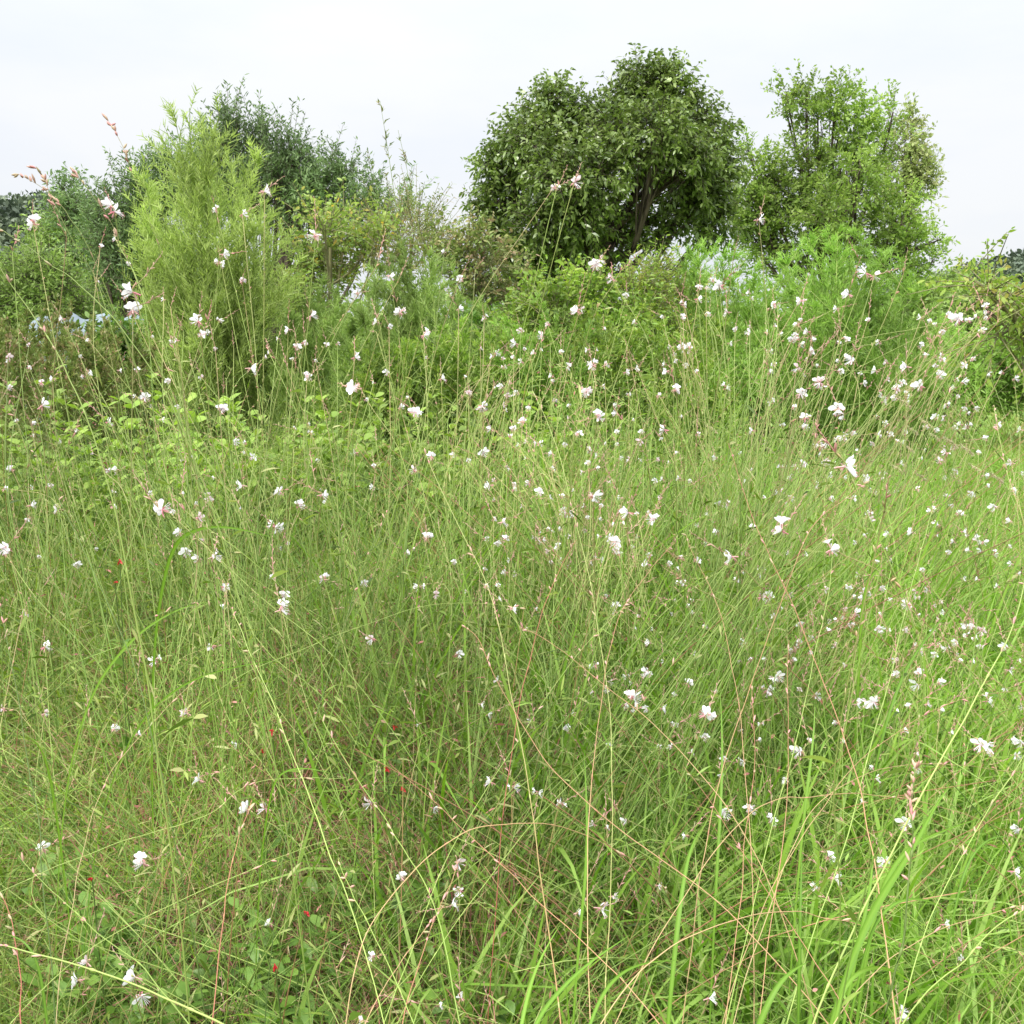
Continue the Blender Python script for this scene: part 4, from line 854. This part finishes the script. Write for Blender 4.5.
ST = [
('yellow green stalk running from the centre down to a red foot', [(425,452),(466,540),(497,604),(512,684),(520,735),(533,830),(548,925),(562,1023)],1.9,1.25,'stem_red',.0022,(.0,.95),8),
('straight yellow green stalk just right of the centre', [(532,390),(556,445),(574,522),(592,615),(604,690),(611,780),(613,880),(608,1000)],2.3,1.3,'stem_red',.0020,(.35,1),8),
('orange stalk curving from a withered head to the lower right', [(462,625),(480,636),(500,680),(530,730),(560,775),(615,830),(680,877),(740,930)],1.7,1.25,'stem_orange',.0017,(.2,.7),4),
('orange brown stalk forming the big arch at the bottom centre', [(679,903),(640,868),(592,840),(552,826),(518,824),(470,832),(423,860),(385,905),(360,946),(347,1022)],1.5,1.1,'stem_orange',.0017,(.0,.5),0),
('tan stalk slanting from the faded bloom to the orange one', [(522,628),(560,652),(602,684),(650,722),(700,775)],1.75,1.4,'stem_orange',.0016,(.1,.5),4),
('orange stalk bending down beside the second yellow one', [(676,542),(650,570),(622,606),(606,660),(598,720),(590,800),(588,885),(592,960)],1.8,1.2,'stem_orange',.0016,(.1,.6),6),
('long orange stalk crossing the right meadow to the bottom', [(728,443),(740,488),(756,530),(780,586),(803,640),(822,700),(842,755),(863,837),(876,900),(888,990)],2.0,1.15,'stem_orange',.0019,(.2,.9),8),
('orange stalk leaning left under the largest bloom', [(873,476),(840,500),(810,523),(790,570),(765,640),(742,712),(720,770),(706,850)],1.9,1.4,'stem_orange',.0017,(.1,.7),8),
('short orange stalk left of the orange crossing', [(686,535),(702,570),(719,605),(732,660),(742,720),(748,800)],2.1,1.5,'stem_orange',.0016,(.1,.6),6),
('pale green upright stalk in the right middle', [(936,495),(926,530),(915,570),(900,640),(885,705),(860,800),(832,890),(800,990)],2.1,1.2,'stem_green',.0020,(.3,1),4),
('thick yellow green stalk at the right edge', [(1030,560),(1012,610),(993,655),(960,718),(925,785),(880,870),(840,960)],1.5,1.1,'stem_green',.0030,(.6,1),0),
('slender green stalk under the right large bloom', [(832,520),(831,566),(822,610),(812,645),(796,718),(775,800),(750,900)],2.0,1.3,'stem_green',.0018,(.3,.9),4),
('tan arch sweeping low across the right foreground', [(968,985),(930,955),(863,920),(825,909),(784,907),(735,915),(684,933),(640,965),(600,1015)],1.35,1.05,'stem_orange',.0017,(.0,.4),0),
('tan arch above the broad blade at right', [(1030,846),(985,822),(936,805),(900,797),(865,794),(820,798),(777,807),(740,830),(700,880)],1.6,1.25,'stem_orange',.0015,(.1,.4),0),
('faint arch high in the right foreground', [(1030,772),(980,766),(930,762),(880,768),(835,785),(800,820),(775,880)],1.8,1.3,'stem_orange',.0014,(.0,.3),0),
('tan arch curling over the right middle', [(1023,690),(960,700),(915,722),(870,755),(835,790),(800,840)],1.9,1.4,'stem_orange',.0014,(.1,.5),6),
('orange stalk slanting right at the lower middle', [(684,767),(715,805),(767,877),(800,925),(835,975),(860,1020)],1.5,1.05,'stem_orange',.0014,(.3,.9),4),
('orange stalk slanting through the orange arch', [(390,764),(430,800),(473,840),(510,878),(546,913),(590,950),(640,1000)],1.6,1.1,'stem_orange',.0014,(.2,.8),6),
('thick lime stalk crossing the bottom left corner', [(-30,938),(30,953),(116,980),(170,1000),(235,1030)],1.2,1.05,'stem_green',.0032,(.7,1),0),
('yellow stalk falling from the left crossing to the weed', [(232,608),(243,635),(266,684),(299,764),(318,810),(339,857),(362,930)],1.7,1.25,'stem_green',.0020,(.6,1),8),
('dull green stalk across the left bottom flowers', [(18,855),(40,880),(66,900),(100,930),(133,956),(160,985),(186,1012)],1.35,1.1,'stem_green',.0020,(.1,.4),6),
('tan straight stalk falling left from the arched blade', [(196,680),(160,715),(116,767),(95,805),(80,850),(70,900),(62,960)],1.7,1.3,'stem_orange',.0015,(.0,.15),0),
('pale arching stalk above the left bottom flowers', [(345,778),(290,777),(240,782),(215,812),(179,827),(130,838),(83,850),(40,868),(-10,892)],1.55,1.3,'stem_green',.0014,(.6,.9),8),
('pale straight stalk rising right through the left foreground', [(339,838),(290,850),(240,870),(180,897),(110,932)],1.5,1.2,'stem_green',.0014,(.6,.9),0),
('olive stalk slanting from the left centre to the arch', [(322,720),(345,752),(383,810),(405,845),(426,880),(445,930),(458,990)],1.6,1.15,'stem_green',.0021,(.0,.4),0),
('olive stalk slanting to the bottom left of the arch', [(338,858),(355,892),(373,926),(395,972),(418,1024)],1.35,1.05,'stem_green',.0018,(.1,.5),0),
('dark stalk close to the left edge', [(-8,575),(4,630),(16,700),(27,767),(38,840),(45,920)],1.7,1.3,'stem_dark',.0020,(.2,.8),0),
('dark green stalk slanting down from the left weeds', [(5,395),(28,440),(50,480),(80,540),(110,596),(135,650),(155,720)],1.9,1.5,'stem_dark',.0020,(.3,.9),0),
('green stalk leaving the frame by the far hill', [(-10,222),(20,240),(43,256),(75,275),(110,302),(150,345),(190,420)],1.5,1.3,'stem_green',.0018,(.1,.4),0),
('light green stalk slanting past the bright bush', [(-10,245),(15,292),(40,325),(58,365),(76,400),(100,460),(120,540)],1.45,1.3,'stem_green',.0024,(.3,.7),0),
('dark blurred seed stalk standing in the lower right', [(916,768),(916,800),(914,850),(908,905),(900,960),(886,1020)],1.05,.95,'stem_dark',.0030,(.3,.9),26),
('reddish upright bud stem at the right edge', [(994,405),(998,430),(1006,470),(1015,500),(1030,545),(1045,620)],1.9,1.6,'stem_red',.0018,(.3,.8),10),
('slim stalk right of the lawn with one bud', [(984,330),(972,355),(956,385),(940,415),(915,470),(890,540)],1.8,1.6,'stem_green',.0014,(.5,.8),5),
('bright grass stem left of the two by the broad bush', [(766,304),(764,330),(762,360),(760,400),(757,470)],2.6,2.4,'stem_green',.0028,(.6,1),0),
('bright grass stem right of the two by the broad bush', [(778,305),(775,330),(771,360),(766,400),(761,475)],2.6,2.4,'stem_green',.0030,(.6,1),0),
('budded wand pointing at the sky on the left', [(106,118),(117,128),(124,148),(136,175),(155,220),(185,290),(215,370)],1.6,1.5,'stem_gaura',.0012,(.2,.9),14),
('pink budded wand low in the sky at far left', [(18,174),(30,182),(46,196),(62,212),(85,250),(115,310),(150,400)],1.5,1.45,'stem_gaura',.0012,(.2,.9),14),
('second pink budded wand low in the sky at far left', [(36,168),(44,182),(52,205),(70,235),(98,290),(130,360)],1.55,1.5,'stem_gaura',.0012,(.2,.9),12),
('thin bowed stem over the lime plume', [(75,172),(88,185),(106,212),(128,262),(160,330),(180,400)],1.5,1.45,'stem_gaura',.0010,(.2,.9),10),
('dark green stalk leaning right of the twin left blooms', [(390,505),(365,560),(345,620),(325,690),(305,760)],2.0,1.6,'stem_dark',.0018,(.2,.9),0),
('long flat stalk lying across the left centre', [(520,608),(470,602),(420,606),(370,620),(300,650),(240,672)],1.8,1.7,'stem_green',.0013,(.4,.9),0),
('long low green arc across the left centre', [(212,600),(170,608),(130,625),(90,655),(50,690),(10,730)],1.7,1.6,'stem_dark',.0014,(.3,.9),0),
('green stalk rising right through the orange arch', [(640,590),(590,640),(545,700),(500,770),(450,850),(405,960),(380,1023)],1.9,1.2,'stem_green',.0017,(.2,.8),6),
('green stalk slanting left from the right middle', [(720,610),(680,660),(640,715),(590,770),(530,830),(470,905)],1.8,1.35,'stem_green',.0015,(.2,.7),0),
('red stalk leaning in the middle under the faded bloom', [(576,540),(560,570),(545,605),(530,650),(520,700)],2.0,1.7,'stem_red',.0017,(.0,.1),0),
('red stalk beside the low left twin blooms', [(252,800),(240,835),(232,870),(226,905),(220,950)],1.4,1.2,'stem_red',.0018,(.05,.25),0),
('red stalk in the bottom left corner', [(2,896),(12,930),(18,970),(22,1010)],1.25,1.1,'stem_red',.0017,(.0,.1),6),
('tan stalk leaning left at the bottom centre', [(444,905),(420,935),(395,970),(372,1010)],1.3,1.1,'stem_orange',.0014,(.1,.4),0),
('red footed stalk under the ragged blooms', [(456,868),(440,905),(425,945),(410,1000)],1.4,1.15,'stem_red',.0016,(.0,.4),0),
('tan stalk climbing right of the dark seed stalk', [(1030,745),(990,800),(955,860),(925,920),(905,990)],1.5,1.1,'stem_green',.0018,(.5,.9),0),
('tan lower arch at the bottom right', [(1030,905),(985,915),(940,930),(890,960),(850,1005)],1.3,1.05,'stem_orange',.0014,(.0,.3),0),
('olive stalk rising through the bottom right corner', [(1030,908),(1000,925),(960,960),(925,995),(900,1030)],1.15,1.0,'stem_green',.0024,(.3,.7),0),
('orange upright stalk left of the wide rosy bloom', [(752,690),(754,740),(750,800),(742,870),(730,950)],1.6,1.2,'stem_orange',.0014,(.2,.8),6),
('orange upright stalk right of the wide bloom pair', [(789,640),(786,700),(784,760),(778,830),(765,920)],1.7,1.2,'stem_orange',.0014,(.2,.8),6),
]
for lab, poly, Y0, Y1, mat, r, rn, hd in ST:
    stalk('flower_stalk', lab, 'stalk', poly, Y0, Y1, mat, r*.52, None, rn, heads=hd, group='long single stalks crossing the meadow')

def blade_thing(label, poly, Y0, Y1, wpx, mat='grass_bright', rn=.6, group='single broad grass blades'):
    n = len(poly); pts = [P(a, b, Y0+(Y1-Y0)*i/(n-1)) for i, (a, b) in enumerate(poly)]
    l = pts[-1]; dr = unit(pts[-1]-pts[-2]); dz = max(.05, l[2]); dr = dr if dr[2] < .1 else unit(dr*[1,1,-.3]); c_ = l+dr*min(.16, dz*.4); e = c_+np.array([dr[0]*.05, dr[1]*.05, 0]); e[2] = 0; pts += list(bez(l[None], c_[None], e[None], 5)[0, 1:])
    cc = smooth(catmull(pts[::-1], 7), 18); k = len(cc); w = wpx*(Y0+Y1)/2/F/2
    t = np.linspace(0, 1, k); prof = np.minimum(1, .12+t*1.35)*np.clip((1-t)*2.6, 0.02, 1)**.7
    tang = unit(np.gradient(cc, axis=0)); view = unit(cc-np.array([0, 0, H])); sd = unit(np.cross(tang, view)+R.normal(size=3)*.2)
    nr = np.cross(tang, sd)
    mb = MB(); Lh = cc-sd*(w*prof)[:, None]+nr*(w*prof*.35)[:, None]; Rh = cc+sd*(w*prof)[:, None]+nr*(w*prof*.35)[:, None]
    v = np.stack([Lh, cc, Rh], 1).reshape(-1, 3); q = np.arange(k-1)*3
    mb.add(v, np.concatenate([np.stack([q, q+1, q+4, q+3], -1), np.stack([q+1, q+2, q+5, q+4], -1)]), np.tile([rn, rn+.25, rn], k))
    props(mb.build('broad_grass', mat, loc=cc[0]), label, 'grass blade', group)
BLD = [
('bright blade arching over the left centre', [(214,601),(186,606),(158,620),(133,639),(108,668),(90,700)],1.7,1.65,5),
('second bright blade arching below the first one', [(280,660),(250,664),(215,672),(186,683),(160,702),(141,722)],1.65,1.6,5),
('broad flat bent blade in the left meadow', [(275,538),(245,530),(215,526),(190,532),(172,548),(160,600)],1.85,1.9,8),
('hooked light blade in the lower left', [(25,735),(40,745),(50,775),(56,812)],1.55,1.6,5),
('soft arching blade above the weeds', [(330,773),(308,768),(288,770),(275,780),(268,810)],1.5,1.55,5),
('broad light blade sweeping up to the right in the corner', [(950,784),(930,815),(916,843),(892,880),(870,916),(848,970),(832,1022)],1.35,1.15,12),
('second broad blade crossing the sweeping one', [(980,818),(945,830),(918,842),(895,862),(876,905),(866,960)],1.4,1.25,8),
('upright narrow blade left of the sweeping one', [(802,856),(801,880),(800,920),(799,985)],1.3,1.2,6),
('broad blade bending left at the bottom right', [(808,962),(790,972),(775,990),(760,1022)],1.15,1.1,11),
('blade beside the three bloom cluster', [(873,843),(872,870),(868,900),(855,960)],1.35,1.25,6),
('upright blade right of the second yellow stalk', [(584,750),(586,790),(587,830),(586,870),(580,930)],1.5,1.35,6),
('blade slanting up at the bottom centre', [(630,935),(600,955),(575,975),(552,1000),(535,1025)],1.25,1.1,8),
('pointed blade left of the bottom centre leaf', [(560,925),(545,950),(532,980),(522,1022)],1.25,1.1,6),
('blade curving to the right at the lower centre', [(680,960),(650,962),(625,970),(605,990),(590,1023)],1.2,1.05,6),
('blade leaning over the lower right grass', [(700,830),(690,850),(682,890),(675,950)],1.4,1.25,7),
('light blade near the right thick stalk', [(965,596),(945,615),(925,640),(905,670),(890,710)],2.1,1.9,6),
('light blade tip right of the largest bloom', [(890,570),(880,568),(868,580),(862,610),(860,650)],2.2,2.2,5),
('arching pale blade in the lower right', [(960,925),(940,905),(915,898),(890,905),(872,930),(860,975)],1.3,1.2,5),
('arching pale blade under the dark seed stalk', [(930,1010),(915,985),(890,968),(865,968),(845,985),(835,1020)],1.15,1.05,7),
('pale upright blade near the wide rosy bloom', [(815,702),(814,730),(811,760),(806,800)],1.7,1.6,5),
('slim pale blade left of the orange upright stalk', [(720,690),(722,730),(722,780),(718,850)],1.7,1.5,5),
('bent blade at the right edge of the foreground', [(1022,840),(1000,835),(980,845),(965,870),(955,910)],1.45,1.35,5),
('light blade low at the left corner', [(0,933),(20,938),(35,955),(42,985),(46,1015)],1.2,1.15,6),
]
for lab, poly, a, b, w in BLD: blade_thing(lab, poly, a, b, w*(R.uniform(.45, .62) if poly[0][0] < 420 else R.uniform(.6, .8)), 'grass_bright', R.uniform(.05, .35))

# broad leaved grass tufts in the foreground right
tufts = [(560,960,1.2,'wide bladed grass tuft at the bottom centre'),(620,930,1.35,'wide bladed tuft beside the drooping pair'),(690,980,1.15,'wide bladed tuft under the bottom right bloom'),(740,900,1.35,'wide bladed tuft at the feet of the orange stalks'),
 (800,980,1.1,'wide bladed tuft left of the sweeping blade'),(860,950,1.2,'wide bladed tuft at the root of the sweeping blade'),(930,960,1.15,'wide bladed tuft in the bottom right corner'),(990,900,1.35,'wide bladed tuft by the right edge'),
 (960,800,1.7,'wide bladed tuft behind the sweeping blade'),(850,790,1.8,'wide bladed tuft above the three bloom cluster'),(770,800,1.75,'wide bladed tuft below the wide rosy bloom'),(660,800,1.8,'wide bladed tuft right of the orange arch'),
 (900,680,2.3,'wide bladed tuft in the right middle'),(1000,690,2.2,'wide bladed tuft behind the thick green stalk'),(480,850,1.5,'wide bladed tuft inside the orange arch'),(410,960,1.25,'wide bladed tuft outside the arch foot'),(560,700,2.2,'wide bladed tuft between the two long yellow stalks'),
 (1010,1000,1.1,'wide bladed tuft nearest the right corner'),(780,640,2.4,'wide bladed tuft beneath the orange crossing'),(870,540,3.1,'wide bladed tuft right of the largest bloom'),(370,540,2.6,'wide bladed tuft in the left centre'),(950,560,3.,'wide bladed tuft in the upper right grass')]
for px, py, Y, lab in tufts:
    b = G(px, Y); n = 44; mb = MB(); th = R.uniform(0, 6.28, n)
    x = b[0]+np.cos(th)*R.random(n)*.09; y = b[1]+np.sin(th)*R.random(n)*.09
    blades(mb, x, y, R.uniform(.7, 1.5, n)*canopy(Y, b[0]), R.uniform(.006, .013, n), np.full(n, .7), .5, rn=R.uniform(.3, 1, n), k=7)
    props(mb.build('grass_tuft', 'grass_bright', loc=b), lab, 'grass tuft', 'wide bladed grass tufts in the right foreground')

# foxtails near the lawn
fx = [(893,405),(902,432),(915,425),(925,438),(940,445),(955,452),(900,450),(930,460),(885,470),(965,470),(910,478),(945,480),(700,430),(985,480),(760,452)]
fr_txt = ['nodding foxtail nearest the broad feathery bush','drooping foxtail right of the largest bloom, uppermost','curled foxtail in the middle of the lawn group','small foxtail right of the curled one','foxtail at the lawn edge','foxtail leaning out over the lawn','foxtail just above the right bright grass','low foxtail under the lawn edge','foxtail close to the largest bloom','foxtail at the right of the group','lowest foxtail of the group','foxtail hidden in the upper right grass','lone foxtail in the centre back','foxtail at the right end of the group','lone foxtail left of the largest bloom']
for (px, py), lab in zip(fx, fr_txt):
    Y = R.uniform(3.4, 4.4); t = P(px, py, Y); b = np.array([t[0]-.06, Y+.05, 0]); b[2] = ground_z(b[0], b[1]); root = thing('foxtail', b, lab, 'foxtail', 'foxtail seed heads near the lawn')
    cc = catmull([b, b+(t-b)*np.array([.3,.3,.55]), t+np.array([-.02,0,.0]), t+np.array([.03,0,.012]), t+np.array([.06,0,-.01])], 7)
    sm = MB(); k = len(cc); tubes(sm, cc[None], np.linspace(.0016, .0008, k)[None], .5, 4); sm.build('stem', 'stem_green', root, loc=b)
    hm = MB(); n = 220; tt = R.uniform(.66, 1, n)*(k-1); i0 = np.minimum(tt.astype(int), k-2); S = cc[i0]+(cc[i0+1]-cc[i0])*(tt-i0)[:, None]
    leaves(hm, S, unit(unit(cc[i0+1]-cc[i0])*.7+R.normal(size=(n, 3))), R.uniform(.006, .011, n), .0016, R.random(n), 0, 0, 3); hm.build('seed_head', 'foxtail', root, loc=b)

# red salvias low on the left
reds = [(272,730,2.0,'red salvia bloom in the shade left of centre'),(262,750,1.9,'pinkish red salvia just under the first red one'),(386,768,1.8,'red salvia at the left foot of the arch top'),(402,788,1.8,'slim red salvia beside the arch stalk'),
        (306,912,1.5,'red salvia low under the soft weed'),(92,878,1.5,'red salvia spot near the dark leaved weed'),(275,965,1.35,'dark red salvia near the bottom left'),(120,560,2.2,'red salvia high on the left'),(115,582,2.2,'small scarlet salvia below the high one'),(394,726,1.9,'red salvia petal near the left centre'),
        ]
for px, py, Y, lab in reds:
    Y = min(Y, (H-.12)/max(.01, tan_dn(px, py))); t = P(px, py, Y); b = np.array([t[0]+R.normal()*.03, Y+.04, 0]); b[2] = ground_z(b[0], b[1])
    root = thing('red_salvia', b, lab, 'red flower', 'small red salvias low in the meadow')
    sm = MB(); cc = catmull([b, (b+t)/2+R.normal(size=3)*.01, t], 6); k = len(cc); tubes(sm, cc[None], np.linspace(.0016, .001, k)[None], .5, 4)
    S = cc[R.integers(2, k-2, 8)]; leaves(sm, S, unit(R.normal(size=(8, 3))+np.array([0, 0, .4])), .035, .016, R.random(8), .3, 1, 5); sm.build('stem', ['stem_dark', 'weed_leaf'], root, loc=b)
    fm = MB(); D = unit(np.array([[.5, -.6, .2], [.3, -.7, -.4], [.6, -.4, -.5], [.1, -.8, -.1], [-.4, -.6, -.3]])+R.normal(size=(5, 3))*.2); leaves(fm, np.tile(t, (5, 1)), D+R.normal(size=(5, 3))*.4, .0075, .0045, R.random(5), .2, 0, 5)
    spindle(fm, t[None]-D[:1]*.006, D[:1], .008, .0014, np.array([.2]), 0, 5); fm.build('bloom', 'red_petal', root, loc=b)

# ------------------------------------------------------------------ world and light
w = bpy.data.worlds.new('World'); bpy.context.scene.world = w; w.use_nodes = True
nt = w.node_tree; nt.nodes.clear(); N, L = nt.nodes, nt.links
out = N.new('ShaderNodeOutputWorld'); bg = N.new('ShaderNodeBackground'); bg.inputs[1].default_value = .1
sky = N.new('ShaderNodeTexSky'); sky.sky_type = 'NISHITA'; sky.sun_disc = False; sky.sun_elevation = rad(55); sky.sun_rotation = rad(215); sky.air_density = 1.; sky.dust_density = 2.5
tc = N.new('ShaderNodeTexCoord'); sx = N.new('ShaderNodeSeparateXYZ'); L.new(tc.outputs['Generated'], sx.inputs[0])
# cloud deck: brighter toward the zenith as any overcast sky is, softly mottled
mp = N.new('ShaderNodeMapping'); mp.inputs['Scale'].default_value = (1, 1, 3.2); L.new(tc.outputs['Generated'], mp.inputs[0])
nz = N.new('ShaderNodeTexNoise'); nz.inputs['Scale'].default_value = 1.9; nz.inputs['Detail'].default_value = 7; nz.inputs['Roughness'].default_value = .55; L.new(mp.outputs[0], nz.inputs['Vector'])
mr = N.new('ShaderNodeMapRange'); mr.inputs[1].default_value = 0; mr.inputs[2].default_value = 1; mr.inputs[3].default_value = 5.45; mr.inputs[4].default_value = 25.
pw = N.new('ShaderNodeMath'); pw.operation = 'POWER'; pw.inputs[1].default_value = 2.5; pw.use_clamp = True; L.new(sx.outputs[2], pw.inputs[0]); L.new(pw.outputs[0], mr.inputs[0])
cr = N.new('ShaderNodeValToRGB'); e = cr.color_ramp.elements; e[0].position = .36; e[0].color = (.855, .90, .985, 1); e[1].position = .60; e[1].color = (.965, .975, .995, 1)
L.new(nz.outputs[0], cr.inputs[0])
vm = N.new('ShaderNodeVectorMath'); vm.operation = 'SCALE'; L.new(cr.outputs[0], vm.inputs[0]); L.new(mr.outputs[0], vm.inputs['Scale'])
mx = N.new('ShaderNodeMixRGB'); mx.inputs[0].default_value = .92; L.new(sky.outputs[0], mx.inputs[1]); L.new(vm.outputs[0], mx.inputs[2])
L.new(mx.outputs[0], bg.inputs[0]); L.new(bg.outputs[0], out.inputs[0])
sd = bpy.data.lights.new('sun', 'SUN'); sd.energy = 2.4; sd.angle = rad(9); sd.color = (1, .96, .9)
so = bpy.data.objects.new('sun', sd); C.objects.link(so)
el, az = rad(55), rad(215)     # high sun from behind the camera's left shoulder, through thin cloud
sdir = Vector((math.sin(az)*math.cos(el), math.cos(az)*math.cos(el), math.sin(el)))
so.rotation_euler = sdir.to_track_quat('Z', 'Y').to_euler()
sc = bpy.context.scene
sc.view_settings.view_transform = 'Standard'; sc.view_settings.look = 'None'; sc.view_settings.gamma = 1; sc.view_settings.exposure = .86
sc.render.engine = 'CYCLES'
sc.cycles.max_bounces = 6; sc.cycles.diffuse_bounces = 3; sc.cycles.transmission_bounces = 3; sc.cycles.glossy_bounces = 2
